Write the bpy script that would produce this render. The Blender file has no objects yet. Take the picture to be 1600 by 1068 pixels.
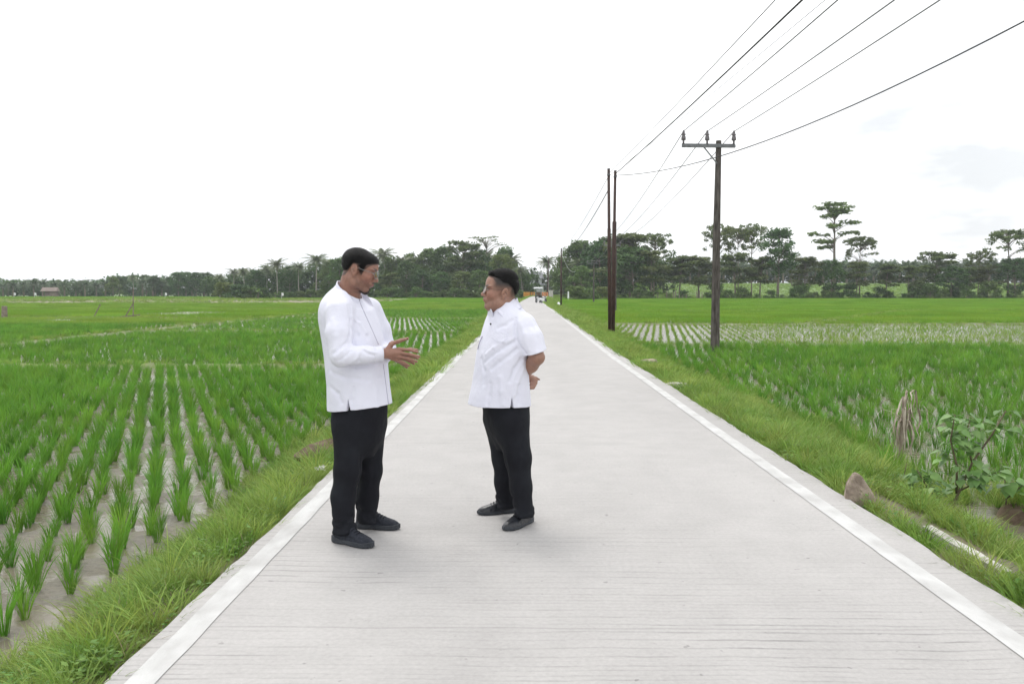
import bpy, math, random
import numpy as np
from mathutils import Vector, Matrix
R = math.radians
random.seed(7); rng = np.random.default_rng(7)
scn = bpy.context.scene
COL = scn.collection

# ---------------------------------------------------------------- camera
F, W0, H0 = 1333.0, 1600, 1068            # focal length in photo pixels
CAM = np.array([0.0, 0.0, 1.5])
PITCH, YAW = math.atan(77 / F), math.atan(15 / F)
cd = bpy.data.cameras.new('camera'); cam = bpy.data.objects.new('camera', cd); COL.objects.link(cam)
cd.sensor_width = 36; cd.lens = 36 * F / W0; cd.clip_end = 6000; cd.clip_start = 0.05
cam.location = CAM; cam.rotation_euler = (R(90) - PITCH, 0, YAW)
scn.camera = cam
CR = np.array(cam.rotation_euler.to_matrix())
def ray(px, py): return CR @ np.array([(px - W0 / 2) / F, -(py - H0 / 2) / F, -1.0])
def at_y(px, py, Y):
    d = ray(px, py); return CAM + d * (Y / d[1])
def at_z(px, py, z=0.0):
    d = ray(px, py); return CAM + d * ((z - CAM[2]) / d[2])
# ---------------------------------------------------------------- sky, sun, exposure
SUN_EL, SUN_AZ = R(60), R(-28)              # sun high beyond the two men, veiled by cloud
w = bpy.data.worlds.new('World'); scn.world = w; w.use_nodes = True
nt = w.node_tree; nt.nodes.clear()
N = nt.nodes.new; L = nt.links.new
sky = N('ShaderNodeTexSky'); sky.sky_type = 'NISHITA'; sky.sun_disc = False
sky.sun_elevation = SUN_EL; sky.sun_rotation = SUN_AZ; sky.dust_density = 4; sky.air_density = 1.2
tc = N('ShaderNodeTexCoord'); mp = N('ShaderNodeMapping'); mp.inputs['Scale'].default_value = (1.0, 1.0, 3.2)
nz = N('ShaderNodeTexNoise'); nz.inputs['Scale'].default_value = 2.3; nz.inputs['Detail'].default_value = 5; nz.inputs['Roughness'].default_value = .55
cr = N('ShaderNodeValToRGB'); cr.color_ramp.elements[0].position = .30; cr.color_ramp.elements[1].position = .56
cr.color_ramp.elements[0].color = (.57, .60, .635, 1); cr.color_ramp.elements[1].color = (1, 1, 1, 1)
sc_ = N('ShaderNodeVectorMath'); sc_.operation = 'SCALE'; sc_.inputs['Scale'].default_value = 13.2
mx = N('ShaderNodeMix'); mx.data_type = 'RGBA'; mx.inputs['Factor'].default_value = .9
bg = N('ShaderNodeBackground'); bg.inputs['Strength'].default_value = .1
out = N('ShaderNodeOutputWorld')
L(tc.outputs['Generated'], mp.inputs['Vector']); L(mp.outputs[0], nz.inputs['Vector']); L(nz.outputs['Fac'], cr.inputs['Fac'])
cdir = ray(1430, 268); cdir = cdir / np.linalg.norm(cdir)         # one faint grey cloud bank low on the right
dp = N('ShaderNodeVectorMath'); dp.operation = 'DOT_PRODUCT'; dp.inputs[1].default_value = cdir; L(tc.outputs['Generated'], dp.inputs[0])
m1 = N('ShaderNodeMapRange'); m1.inputs['From Min'].default_value = .965; m1.inputs['From Max'].default_value = .9985; L(dp.outputs['Value'], m1.inputs['Value'])
n2 = N('ShaderNodeTexNoise'); n2.inputs['Scale'].default_value = 7; n2.inputs['Detail'].default_value = 4; L(mp.outputs[0], n2.inputs['Vector'])
m2 = N('ShaderNodeMapRange'); m2.inputs['From Min'].default_value = .36; m2.inputs['From Max'].default_value = .62; L(n2.outputs['Fac'], m2.inputs['Value'])
mu = N('ShaderNodeMath'); mu.operation = 'MULTIPLY'; L(m1.outputs[0], mu.inputs[0]); L(m2.outputs[0], mu.inputs[1])
cm_ = N('ShaderNodeMix'); cm_.data_type = 'RGBA'; cm_.inputs['B'].default_value = (.57, .588, .605, 1); L(mu.outputs[0], cm_.inputs['Factor']); L(cr.outputs['Color'], cm_.inputs['A'])
L(cm_.outputs['Result'], sc_.inputs[0]); L(sky.outputs[0], mx.inputs['A']); L(sc_.outputs[0], mx.inputs['B'])
L(mx.outputs['Result'], bg.inputs['Color']); L(bg.outputs[0], out.inputs['Surface'])
sd = bpy.data.lights.new('sun', 'SUN'); sd.energy = 1.1; sd.angle = R(24); sd.color = (1, .97, .92)
sun = bpy.data.objects.new('sun', sd); COL.objects.link(sun)
sdir = Vector((math.sin(SUN_AZ) * math.cos(SUN_EL), math.cos(SUN_AZ) * math.cos(SUN_EL), math.sin(SUN_EL)))
sun.rotation_euler = sdir.to_track_quat('Z', 'Y').to_euler()
scn.view_settings.view_transform = 'Standard'; scn.view_settings.look = 'None'
scn.view_settings.exposure = 0.38; scn.view_settings.gamma = 1
cy = scn.cycles
cy.use_denoising = True; cy.max_bounces = 6; cy.diffuse_bounces = 3; cy.glossy_bounces = 3
cy.transmission_bounces = 4; cy.transparent_max_bounces = 8; cy.use_adaptive_sampling = True; cy.adaptive_threshold = .012
cy.caustics_reflective = False; cy.caustics_refractive = False
try: cy.denoiser = 'OPENIMAGEDENOISE'
except Exception: pass

# ---------------------------------------------------------------- object helpers
def tag(o, label=None, cat=None, group=None, kind=None):
    if label: o['label'] = label
    if cat: o['category'] = cat
    if group: o['group'] = group
    if kind: o['kind'] = kind
    return o
def mesh(name, V, Fc, mat=None, smooth=False):
    me = bpy.data.meshes.new(name)
    V = np.asarray(V, float).tolist()
    Fc = Fc.tolist() if isinstance(Fc, np.ndarray) else Fc
    me.from_pydata(V, [], Fc)
    if mat:
        for m_ in (mat if isinstance(mat, (list, tuple)) else [mat]): me.materials.append(m_)
    if smooth: me.polygons.foreach_set('use_smooth', [True] * len(me.polygons))
    me.update(); return me
def obj(name, me, parent=None, loc=None, rotz=0):
    o = bpy.data.objects.new(name, me); COL.objects.link(o)
    if parent: o.parent = parent
    if loc is not None: o.location = [float(c) for c in loc]
    if rotz: o.rotation_euler = (0, 0, rotz)
    return o
def empty(name, loc=(0, 0, 0), rotz=0):
    return obj(name, None, None, loc, rotz)
def copy_tree(o, parent=None):
    c = o.copy(); COL.objects.link(c)
    if parent: c.parent = parent
    for ch in list(o.children): copy_tree(ch, c)
    return c
class MB:
    """gathers simple shapes into one mesh"""
    def __init__(s): s.V = []; s.F = []
    def add(s, V, Fc):
        b = len(s.V); s.V += [tuple(map(float, v)) for v in V]; s.F += [[b + int(i) for i in f] for f in Fc]; return s
    def box(s, c, size, rz=0, bev=0.0, taper=1.0):
        cx, cy_, cz = c; x, y, z = [v / 2 for v in size]; b = min(bev, x * .9, y * .9)
        prof = [(-x + b, -y), (x - b, -y), (x, -y + b), (x, y - b), (x - b, y), (-x + b, y), (-x, y - b), (-x, -y + b)] if b else [(-x, -y), (x, -y), (x, y), (-x, y)]
        n = len(prof); V = []
        for zz, t in ((-z, 1), (z, taper)):
            for px, py in prof:
                px *= t; py *= t
                V.append((cx + px * math.cos(rz) - py * math.sin(rz), cy_ + px * math.sin(rz) + py * math.cos(rz), cz + zz))
        Fc = [list(range(n))[::-1], list(range(n, 2 * n))] + [[i, (i + 1) % n, n + (i + 1) % n, n + i] for i in range(n)]
        return s.add(V, Fc)
    def tube(s, pts, rad, n=8, caps=True):
        pts = [np.array(p, float) for p in pts]; m = len(pts)
        rad = [rad] * m if np.isscalar(rad) else rad
        V = []; up = np.array([0.13, .07, 1.0])
        for i, p in enumerate(pts):
            t = pts[min(i + 1, m - 1)] - pts[max(i - 1, 0)]; t /= np.linalg.norm(t) + 1e-9
            r_ = up if abs(t @ up) < .95 * np.linalg.norm(up) else np.array([1.0, 0.1, 0])
            a = np.cross(t, r_); a /= np.linalg.norm(a); b = np.cross(t, a)
            for k in range(n):
                q = 2 * math.pi * k / n; V.append(p + rad[i] * (a * math.cos(q) + b * math.sin(q)))
        Fc = [[i * n + k, i * n + (k + 1) % n, (i + 1) * n + (k + 1) % n, (i + 1) * n + k] for i in range(m - 1) for k in range(n)]
        if caps: Fc += [list(range(n))[::-1], list(range((m - 1) * n, m * n))]
        return s.add(V, Fc)
    def lathe(s, c, prof, n=16):
        V = [(c[0] + r * math.cos(2 * math.pi * k / n), c[1] + r * math.sin(2 * math.pi * k / n), c[2] + z) for r, z in prof for k in range(n)]
        m = len(prof)
        Fc = [[i * n + k, i * n + (k + 1) % n, (i + 1) * n + (k + 1) % n, (i + 1) * n + k] for i in range(m - 1) for k in range(n)]
        return s.add(V, Fc + [list(range(n))[::-1], list(range((m - 1) * n, m * n))])
    def build(s, name, mat, parent=None, smooth=False, loc=None, rotz=0):
        return obj(name, mesh(name, np.array(s.V), s.F, mat, smooth), parent, loc, rotz)

# ---------------------------------------------------------------- materials
def mat(name, c1, c2=None, scale=8.0, rough=.8, bump=0.0, bscale=40.0, coord='Object', detail=4, transl=0.0, spec=.3, metal=0.0,
        rand=0.0, lo=.35, hi=.65, stretch=None, hue=0.0, rand_from_island=False):
    m = bpy.data.materials.new(name); m.use_nodes = True
    t = m.node_tree; b = t.nodes['Principled BSDF']; n = t.nodes.new; l = t.links.new
    b.inputs['Roughness'].default_value = rough; b.inputs['Specular IOR Level'].default_value = spec; b.inputs['Metallic'].default_value = metal
    if coord == 'World': src = n('ShaderNodeNewGeometry').outputs['Position']
    else: src = n('ShaderNodeTexCoord').outputs[coord]
    if stretch:
        mp = n('ShaderNodeMapping'); mp.inputs['Scale'].default_value = stretch; l(src, mp.inputs['Vector']); src = mp.outputs[0]
    colr = None
    if c2 is None: b.inputs['Base Color'].default_value = (*c1, 1)
    else:
        z = n('ShaderNodeTexNoise'); z.inputs['Scale'].default_value = scale; z.inputs['Detail'].default_value = detail; l(src, z.inputs['Vector'])
        r = n('ShaderNodeValToRGB'); r.color_ramp.elements[0].position = lo; r.color_ramp.elements[1].position = hi
        r.color_ramp.elements[0].color = (*c1, 1); r.color_ramp.elements[1].color = (*c2, 1)
        l(z.outputs['Fac'], r.inputs['Fac']); colr = r.outputs['Color']
        if rand or hue:
            oi = n('ShaderNodeObjectInfo'); hs = n('ShaderNodeHueSaturation')
            rnd = oi.outputs['Random']
            if rand_from_island: rnd = n('ShaderNodeNewGeometry').outputs['Random Per Island']
            mr = n('ShaderNodeMapRange'); mr.inputs['To Min'].default_value = 1 - rand; mr.inputs['To Max'].default_value = 1 + rand
            l(rnd, mr.inputs['Value']); l(mr.outputs[0], hs.inputs['Value'])
            if hue:
                m2 = n('ShaderNodeMapRange'); m2.inputs['To Min'].default_value = .5 - hue; m2.inputs['To Max'].default_value = .5 + hue
                ml = n('ShaderNodeMath'); ml.operation = 'MULTIPLY'; ml.inputs[1].default_value = 7.31; fr = n('ShaderNodeMath'); fr.operation = 'FRACT'
                l(rnd, ml.inputs[0]); l(ml.outputs[0], fr.inputs[0]); l(fr.outputs[0], m2.inputs['Value']); l(m2.outputs[0], hs.inputs['Hue'])
            l(colr, hs.inputs['Color']); colr = hs.outputs[0]
        l(colr, b.inputs['Base Color'])
    if bump:
        z2 = n('ShaderNodeTexNoise'); z2.inputs['Scale'].default_value = bscale; z2.inputs['Detail'].default_value = 5; l(src, z2.inputs['Vector'])
        bp = n('ShaderNodeBump'); bp.inputs['Strength'].default_value = bump; bp.inputs['Distance'].default_value = .02
        l(z2.outputs['Fac'], bp.inputs['Height']); l(bp.outputs[0], b.inputs['Normal'])
    if transl:
        tr = n('ShaderNodeBsdfTranslucent'); ms = n('ShaderNodeMixShader'); ms.inputs[0].default_value = transl
        if colr is not None: l(colr, tr.inputs['Color'])
        else: tr.inputs['Color'].default_value = (*c1, 1)
        o_ = t.nodes['Material Output']; l(b.outputs[0], ms.inputs[1]); l(tr.outputs[0], ms.inputs[2]); l(ms.outputs[0], o_.inputs['Surface'])
    return m
M = {}
M['rice'] = mat('rice_leaf', (.088, .235, .022), (.178, .365, .042), 1.3, .5, coord='World', transl=.38, rand=.22, hue=.012, spec=.35)
M['rice_far'] = mat('rice_leaf_far', (.150, .300, .026), (.215, .375, .042), .12, .6, coord='World', transl=.35, rand=.12, hue=.012, spec=.2)
M['rice_pale'] = mat('rice_leaf_pale', (.165, .300, .034), (.240, .370, .055), .2, .6, coord='World', transl=.35, rand=.15, hue=.014, spec=.2)
M['grass'] = mat('verge_grass', (.150, .275, .040), (.30, .395, .095), 1.6, .6, coord='World', transl=.35, rand=.3, hue=.02, spec=.25)
M['weed'] = mat('weed_leaf', (.09, .21, .03), (.17, .30, .05), 2.0, .55, coord='World', transl=.3, rand=.3, hue=.015, spec=.3)
M['straw'] = mat('dry_straw', (.25, .2, .11), (.4, .34, .2), 3.0, .8, coord='World', transl=.2, rand=.3)
M['bark'] = mat('bark', (.16, .13, .10), (.28, .24, .2), 6, .9, .4, 20)
M['palm_bark'] = mat('palm_bark', (.2, .18, .16), (.34, .32, .29), 5, .9, .3, 12, stretch=(1, 1, 4))
M['palm_leaf'] = mat('palm_leaf', (.085, .125, .055), (.185, .215, .115), .5, .5, transl=.22, rand=.2, hue=.01, spec=.4)
M['oilpalm_leaf'] = mat('oil_palm_leaf', (.050, .085, .040), (.095, .140, .060), .5, .5, transl=.2, rand=.2, spec=.4)
M['leaf_dark'] = mat('leaf_dark', (.050, .105, .030), (.100, .180, .050), .55, .6, transl=.25, rand=.22, hue=.015)
M['leaf_mid'] = mat('leaf_mid', (.088, .155, .040), (.150, .225, .062), .5, .6, transl=.28, rand=.2, hue=.015)
M['leaf_light'] = mat('leaf_light', (.125, .180, .045), (.190, .250, .075), .5, .6, transl=.3, rand=.15, hue=.015)
M['leaf_olive'] = mat('leaf_olive', (.095, .135, .040), (.160, .205, .066), .5, .6, transl=.25, rand=.15, hue=.015)
M['banana'] = mat('banana_leaf', (.10, .19, .03), (.15, .24, .05), 1.0, .5, transl=.35, rand=.15)
M['black_wire'] = mat('cable_black', (.03, .03, .032), rough=.6)
M['alu_wire'] = mat('wire_aluminium', (.17, .17, .175), rough=.5)
M['white_cloth'] = mat('white_cloth', (.78, .78, .80), rough=.9)
M['steel_paint'] = mat('steel_pole_paint', (.036, .023, .020), (.078, .045, .036), 4, .6, .1, 30, stretch=(6, 6, 1))
M['pole_conc'] = mat('pole_concrete', (.055, .048, .042), (.125, .113, .102), 3, .9, .25, 30, stretch=(4, 4, 1))
M['galv'] = mat('galvanised_steel', (.12, .13, .135), (.19, .20, .205), 10, .5, metal=.3)
M['porcelain'] = mat('insulator_porcelain', (.09, .08, .085), (.16, .15, .155), 20, .3, spec=.5)
M['rock'] = mat('brown_rock', (.17, .135, .105), (.38, .315, .25), 11, .9, .6, 30, detail=8)
M['conc_bit'] = mat('broken_concrete', (.38, .36, .33), (.58, .56, .53), 9, .9, .5, 40, detail=8)
M['soil'] = mat('dark_soil', (.10, .07, .05), (.2, .15, .11), 9, .95, .6, 40)
M['dry'] = mat('dry_leaf', (.24, .19, .145), (.46, .40, .33), 14, .85, .3, 60, stretch=(3, 3, .6))
M['broad'] = mat('sapling_leaf', (.11, .23, .06), (.22, .37, .11), 9, .42, transl=.28, rand=.2, rand_from_island=True, spec=.45)
M['stem'] = mat('sapling_stem', (.09, .075, .045), (.16, .13, .08), 20, .8)

# ---------------------------------------------------------------- road line and ground height
def interp(x, xs, ys): return np.interp(x, xs, ys)
def road_off(y): return interp(y, [-60, 20, 55, 90, 125, 150, 180, 205, 230, 270, 330], [0, 0, .35, .62, 1.0, 1.6, 2.9, 4.6, 7.2, 13.5, 27])
def road_z(y): return interp(y, [-60, 130, 165, 190, 230, 330], [0, 0, .2, .62, .72, .5])
XL, XR = -1.60, 2.39
def xl(y): return XL + road_off(y)
def xr(y): return XR + road_off(y)
def sstep(a, b, x):
    t = np.clip((np.asarray(x, float) - a) / (b - a), 0, 1); return t * t * (3 - 2 * t)
def vnoise(x, y, seed=0):
    x = np.asarray(x, float); y = np.asarray(y, float)
    xi = np.floor(x).astype(np.int64); yi = np.floor(y).astype(np.int64); fx = x - xi; fy = y - yi
    def h(a, b):
        n = (a * 374761393 + b * 668265263 + seed * 974634777) & 0x7fffffff
        n = ((n ^ (n >> 13)) * 1274126177) & 0x7fffffff
        return ((n ^ (n >> 16)) & 0xffff) / 65535.0
    fx = fx * fx * (3 - 2 * fx); fy = fy * fy * (3 - 2 * fy)
    return (h(xi, yi) * (1 - fx) + h(xi + 1, yi) * fx) * (1 - fy) + (h(xi, yi + 1) * (1 - fx) + h(xi + 1, yi + 1) * fx) * fy
FZ = -0.5
def field_z(x, y):
    x = np.asarray(x, float); y = np.asarray(y, float)
    z = FZ + .5 * sstep(95, 200, y)
    z = z + sstep(12, 40, x) * (sstep(207, 330, y) * 5.2)                 # rising ground beyond the right hedge
    z = z + sstep(330, 900, y) * 4
    return z
# earth banks between the paddies: (x0, y0, x1, y1)
BUNDS = [(-60, 22, -2.9, 22), (-20, -8, -18.5, 96), (-19.5, 42, -2.5, 41), (-19, 64, -2.3, 63), (-18.5, 96, -2, 95),
         (-90, 47, -20, 51), (-90, 66, -19.5, 65), (-90, 92, -19, 91), (-150, 140, -1.8, 136),
         (4.4, 31.2, 90, 32), (4.3, 52, 120, 54), (4.5, 88, 140, 100), (18, 54, 40, 90)]
def seg_dist(x, y, s):
    x0, y0, x1, y1 = s; dx, dy = x1 - x0, y1 - y0; q = dx * dx + dy * dy
    t = np.clip(((x - x0) * dx + (y - y0) * dy) / q, 0, 1)
    return np.hypot(x - x0 - t * dx, y - y0 - t * dy)
def bund_h(x, y):
    h = np.zeros_like(np.asarray(x, float) + np.asarray(y, float))
    for s in BUNDS: h = np.maximum(h, .16 * np.exp(-(seg_dist(x, y, s) / .28) ** 2))
    return h
def ground_z(x, y):
    x = np.asarray(x, float); y = np.asarray(y, float)
    fz = field_z(x, y)
    near = sstep(40, 18, y) * sstep(30, 14, np.abs(x))
    fz = fz + near * ((vnoise(x * 3.1, y * 3.1) - .5) * .06 + (vnoise(x * 9, y * 9, 3) - .5) * .04) + bund_h(x, y)
    wl = 1.12 + .25 * (vnoise(y * .6, 0 * y, 5) - .5); wr = 1.9 + .5 * (vnoise(y * .5, 0 * y, 9) - .5)
    rz = road_z(y) - .07
    d = np.where(x < (xl(y) + xr(y)) / 2, (xl(y) - x) / wl, (x - xr(y)) / wr)
    t = sstep(.12, 1.0, d)
    bump = (vnoise(x * 4, y * 4, 11) - .5) * .06 * np.clip(d * 3, 0, 1) * (1 - t)
    z = rz + (fz - rz) * t + bump
    return np.where(d < 0, rz - .1, z)

# ---------------------------------------------------------------- ground sheet
def graded(fine_lo, fine_hi, step, lo, hi, grow):
    a = list(np.arange(fine_lo, fine_hi + 1e-6, step)); s = step; x = fine_hi
    while x < hi: s *= grow; x += s; a.append(min(x, hi))
    s = step; x = fine_lo
    while x > lo: s *= grow; x -= s; a.insert(0, max(x, lo))
    return np.array(a)
gx = graded(-7.5, 6.5, .13, -40, 40, 1.028); gx = np.concatenate([-np.geomspace(2600, 43, 55), gx, np.geomspace(43, 2600, 55)])
gy = graded(2.5, 17, .14, -40, 150, 1.0085); gy = np.concatenate([gy, np.geomspace(152, 4200, 75)])
GX, GY = np.meshgrid(gx, gy)
GZ = ground_z(GX, GY)
nxg, nyg = len(gx), len(gy)
idx = np.arange(nxg * nyg).reshape(nyg, nxg)
quads = np.stack([idx[:-1, :-1], idx[:-1, 1:], idx[1:, 1:], idx[1:, :-1]], -1).reshape(-1, 4)
gmat = bpy.data.materials.new('paddy_ground'); gmat.use_nodes = True
t = gmat.node_tree; b = t.nodes['Principled BSDF']; n = t.nodes.new; l = t.links.new
pos = n('ShaderNodeNewGeometry'); at = n('ShaderNodeAttribute'); at.attribute_name = 'soil'
z1 = n('ShaderNodeTexNoise'); z1.inputs['Scale'].default_value = 2.2; z1.inputs['Detail'].default_value = 8; z1.inputs['Roughness'].default_value = .65
z2 = n('ShaderNodeTexNoise'); z2.inputs['Scale'].default_value = 24; z2.inputs['Detail'].default_value = 6
l(pos.outputs['Position'], z1.inputs['Vector']); l(pos.outputs['Position'], z2.inputs['Vector'])
mr = n('ShaderNodeMapRange'); mr.inputs['From Min'].default_value = .3; mr.inputs['From Max'].default_value = .7; mr.inputs['To Min'].default_value = .68; mr.inputs['To Max'].default_value = 1.25
l(z1.outputs['Fac'], mr.inputs['Value'])
vm = n('ShaderNodeVectorMath'); vm.operation = 'SCALE'; l(at.outputs['Color'], vm.inputs[0]); l(mr.outputs[0], vm.inputs['Scale'])
mr2 = n('ShaderNodeMapRange'); mr2.inputs['From Min'].default_value = .3; mr2.inputs['From Max'].default_value = .7; mr2.inputs['To Min'].default_value = .8; mr2.inputs['To Max'].default_value = 1.15
l(z2.outputs['Fac'], mr2.inputs['Value'])
vm2 = n('ShaderNodeVectorMath'); vm2.operation = 'SCALE'; l(vm.outputs[0], vm2.inputs[0]); l(mr2.outputs[0], vm2.inputs['Scale'])
l(vm2.outputs[0], b.inputs['Base Color'])
rr = n('ShaderNodeMapRange'); rr.inputs['From Min'].default_value = .35; rr.inputs['From Max'].default_value = .6; rr.inputs['To Min'].default_value = .42; rr.inputs['To Max'].default_value = .85
l(z1.outputs['Fac'], rr.inputs['Value']); l(rr.outputs[0], b.inputs['Roughness'])
bp = n('ShaderNodeBump'); bp.inputs['Strength'].default_value = .7; bp.inputs['Distance'].default_value = .03
l(z2.outputs['Fac'], bp.inputs['Height']); l(bp.outputs[0], b.inputs['Normal'])
gme = mesh('ground', np.stack([GX, GY, GZ], -1).reshape(-1, 3), quads, gmat, True)
MUD, VERGE, BANK, DRYF, FAR = [np.array(c) for c in ((.175, .158, .125), (.15, .13, .075), (.16, .2, .05), (.19, .17, .085), (.12, .21, .035))]
X_, Y_ = GX.ravel(), GY.ravel()
d_road = np.where(X_ < (xl(Y_) + xr(Y_)) / 2, xl(Y_) - X_, X_ - xr(Y_)); wv = np.where(X_ < 0, 1.2, 2.0)
tv = (1 - sstep(.75, 1.05, d_road / wv))[:, None]
far = sstep(60, 120, Y_)[:, None]; col = MUD * (1 - far) + FAR * far
bk = np.clip(bund_h(X_, Y_) / .12, 0, 1)[:, None]; col = col * (1 - bk) + BANK * bk
brown = ((X_ < -24) & (Y_ > 140) & (Y_ < 205)).astype(float)[:, None]; col = col * (1 - brown) + DRYF * brown
col = col * (1 - tv) + VERGE * tv
ca = gme.color_attributes.new('soil', 'FLOAT_COLOR', 'POINT')
ca.data.foreach_set('color', np.concatenate([col, np.ones((len(col), 1))], 1).astype(np.float32).ravel())
tag(obj('ground', gme), 'grey brown paddy mud and earth reaching to the horizon', 'ground', kind='structure')

# ---------------------------------------------------------------- flood water in the paddies
wm = bpy.data.materials.new('paddy_water'); wm.use_nodes = True
t = wm.node_tree; b = t.nodes['Principled BSDF']; n = t.nodes.new; l = t.links.new
b.inputs['Base Color'].default_value = (.19, .165, .125, 1); b.inputs['Roughness'].default_value = .16; b.inputs['IOR'].default_value = 1.33; b.inputs['Specular IOR Level'].default_value = .6
z = n('ShaderNodeTexNoise'); z.inputs['Scale'].default_value = 9; z.inputs['Detail'].default_value = 3
l(n('ShaderNodeNewGeometry').outputs['Position'], z.inputs['Vector'])
bp = n('ShaderNodeBump'); bp.inputs['Strength'].default_value = .5; bp.inputs['Distance'].default_value = .02; l(z.outputs['Fac'], bp.inputs['Height']); l(bp.outputs[0], b.inputs['Normal'])
wb = MB()
def water(x0, y0, x1, y1, dz):
    z = FZ + dz; wb.add([(x0, y0, z), (x1, y0, z), (x1, y1, z), (x0, y1, z)], [[0, 1, 2, 3]])
water(-18.6, -6, -1.9, 21.6, .002)
water(-19.2, 22.1, -1.9, 41.2, .028); water(-19.1, 41.9, -1.8, 63.2, .045); water(-18.8, 63.8, -1.6, 95.2, .04)
water(-80, -6, -20.0, 47.4, .02); water(-90, 50.8, -19.9, 65.0, .035); water(-90, 66.1, -19.5, 91, .045)
water(2.6, -6, 90, 31.3, .035); water(2.8, 31.9, 120, 52.3, .05); water(3.0, 53.8, 140, 88, .03)
tag(wb.build('water', wm), 'shallow flood water lying between the rice rows', 'water', kind='structure')

# ---------------------------------------------------------------- concrete road and painted edge lines
cm = bpy.data.materials.new('broomed_concrete'); cm.use_nodes = True
t = cm.node_tree; b = t.nodes['Principled BSDF']; n = t.nodes.new; l = t.links.new
def math_(op, a, bb=None, c=None):
    m = n('ShaderNodeMath'); m.operation = op
    for i, v in enumerate((a, bb, c)):
        if v is None: continue
        if isinstance(v, (int, float)): m.inputs[i].default_value = v
        else: l(v, m.inputs[i])
    return m.outputs[0]
def noise(vec, scale, detail=4, rough=.5, stretch=None):
    z = n('ShaderNodeTexNoise'); z.inputs['Scale'].default_value = scale; z.inputs['Detail'].default_value = detail; z.inputs['Roughness'].default_value = rough
    if stretch:
        mp = n('ShaderNodeMapping'); mp.inputs['Scale'].default_value = stretch; l(vec, mp.inputs['Vector']); vec = mp.outputs[0]
    l(vec, z.inputs['Vector']); return z.outputs['Fac']
def rng_(v, a, bb, c, d):
    m = n('ShaderNodeMapRange'); m.inputs['From Min'].default_value = a; m.inputs['From Max'].default_value = bb
    m.inputs['To Min'].default_value = c; m.inputs['To Max'].default_value = d; l(v, m.inputs['Value']); return m.outputs[0]
P = n('ShaderNodeNewGeometry').outputs['Position']
sx = n('ShaderNodeSeparateXYZ'); l(P, sx.inputs[0])
wob = noise(P, 1.3, 3, .5, (1, .4, 1))
yy = math_('ADD', sx.outputs['Y'], math_('MULTIPLY', wob, .10))
tine = math_('SINE', math_('MULTIPLY', yy, 2 * math.pi / .043))
tine2 = math_('SINE', math_('MULTIPLY', yy, 2 * math.pi / .091))
grain = noise(P, 11, 3, .6, (.35, 3.2, 1))                      # short drag marks running across the road
tmask = math_('MULTIPLY', rng_(noise(P, .55, 3, .6, (.5, 1.4, 1)), .40, .58, 0, 1), rng_(grain, .4, .6, .15, 1))
groove = math_('MULTIPLY', rng_(math_('ADD', tine, math_('MULTIPLY', tine2, .5)), .45, 1.2, 0, 1), tmask)
big = noise(P, .35, 5, .6, (1.6, .35, 1)); fine = noise(P, 42, 4, .7); blot = noise(P, 2.4, 6, .65)
v = math_('MULTIPLY', rng_(big, .3, .7, .90, 1.06), rng_(fine, .3, .7, .91, 1.07))
v = math_('MULTIPLY', v, rng_(blot, .3, .72, .93, 1.05))
v = math_('MULTIPLY', v, rng_(noise(P, 7, 4, .6, (.3, 3.0, 1)), .3, .7, .975, 1.02))
gw = math_('ADD', rng_(sx.outputs['Y'], 3.4, 6.2, .95, .22), rng_(math_('ABSOLUTE', math_('SUBTRACT', sx.outputs['X'], .395)), 1.35, 1.9, 0, .4))
v = math_('MULTIPLY', v, math_('SUBTRACT', 1, math_('MULTIPLY', math_('MULTIPLY', groove, gw), .34)))
spots = rng_(noise(P, 15, 2, .5), .715, .75, 1, .72)
v = math_('MULTIPLY', v, spots)
# contraction joints every 4.7 m
jy = math_('ABSOLUTE', math_('SUBTRACT', math_('FRACT', math_('DIVIDE', math_('ADD', math_('ADD', sx.outputs['Y'], math_('MULTIPLY', noise(P, 2.2, 3), .03)), .94), 4.7)), .5))
joint = rng_(jy, .4978, .4992, 1, .84)
v = math_('MULTIPLY', v, joint)
vs = n('ShaderNodeVectorMath'); vs.operation = 'SCALE'; vs.inputs[0].default_value = (.430, .417, .406); l(v, vs.inputs['Scale'])
l(vs.outputs[0], b.inputs['Base Color']); b.inputs['Roughness'].default_value = .9; b.inputs['Specular IOR Level'].default_value = .2
hgt = math_('ADD', math_('MULTIPLY', groove, -1.0), math_('MULTIPLY', fine, .6))
bp = n('ShaderNodeBump'); bp.inputs['Strength'].default_value = .35; bp.inputs['Distance'].default_value = .004; l(hgt, bp.inputs['Height']); l(bp.outputs[0], b.inputs['Normal'])
M['concrete'] = cm
M['paint'] = mat('road_paint', (.44, .435, .425), (.56, .56, .55), 7, .8, .2, 60, coord='World', detail=8, stretch=(1, .5, 1))

ys = np.concatenate([np.arange(-8, 30, .12), np.arange(30, 120, 1.0), np.arange(120, 300, 3.0)])
cols = np.linspace(0, 1, 9)
V = []; nr = len(cols) + 2
el = (vnoise(ys * 5, 0 * ys, 21) - .5) * .022 + (vnoise(ys * .9, 0 * ys, 22) - .5) * .022
er = (vnoise(ys * 5, 0 * ys, 31) - .5) * .022 + (vnoise(ys * .9, 0 * ys, 32) - .5) * .022
for i, y in enumerate(ys):
    a, c = xl(y) + el[i], xr(y) + er[i]; z = float(road_z(y))
    V.append((a - .01, y, z - .16)); V += [(a + (c - a) * q, y, z) for q in cols]; V.append((c + .01, y, z - .16))
Fq = [[i * nr + k, i * nr + k + 1, (i + 1) * nr + k + 1, (i + 1) * nr + k] for i in range(len(ys) - 1) for k in range(nr - 1)]
tag(obj('road', mesh('road', V, Fq, cm)), 'pale broomed concrete road running straight into the distance', 'road', kind='structure')
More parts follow.
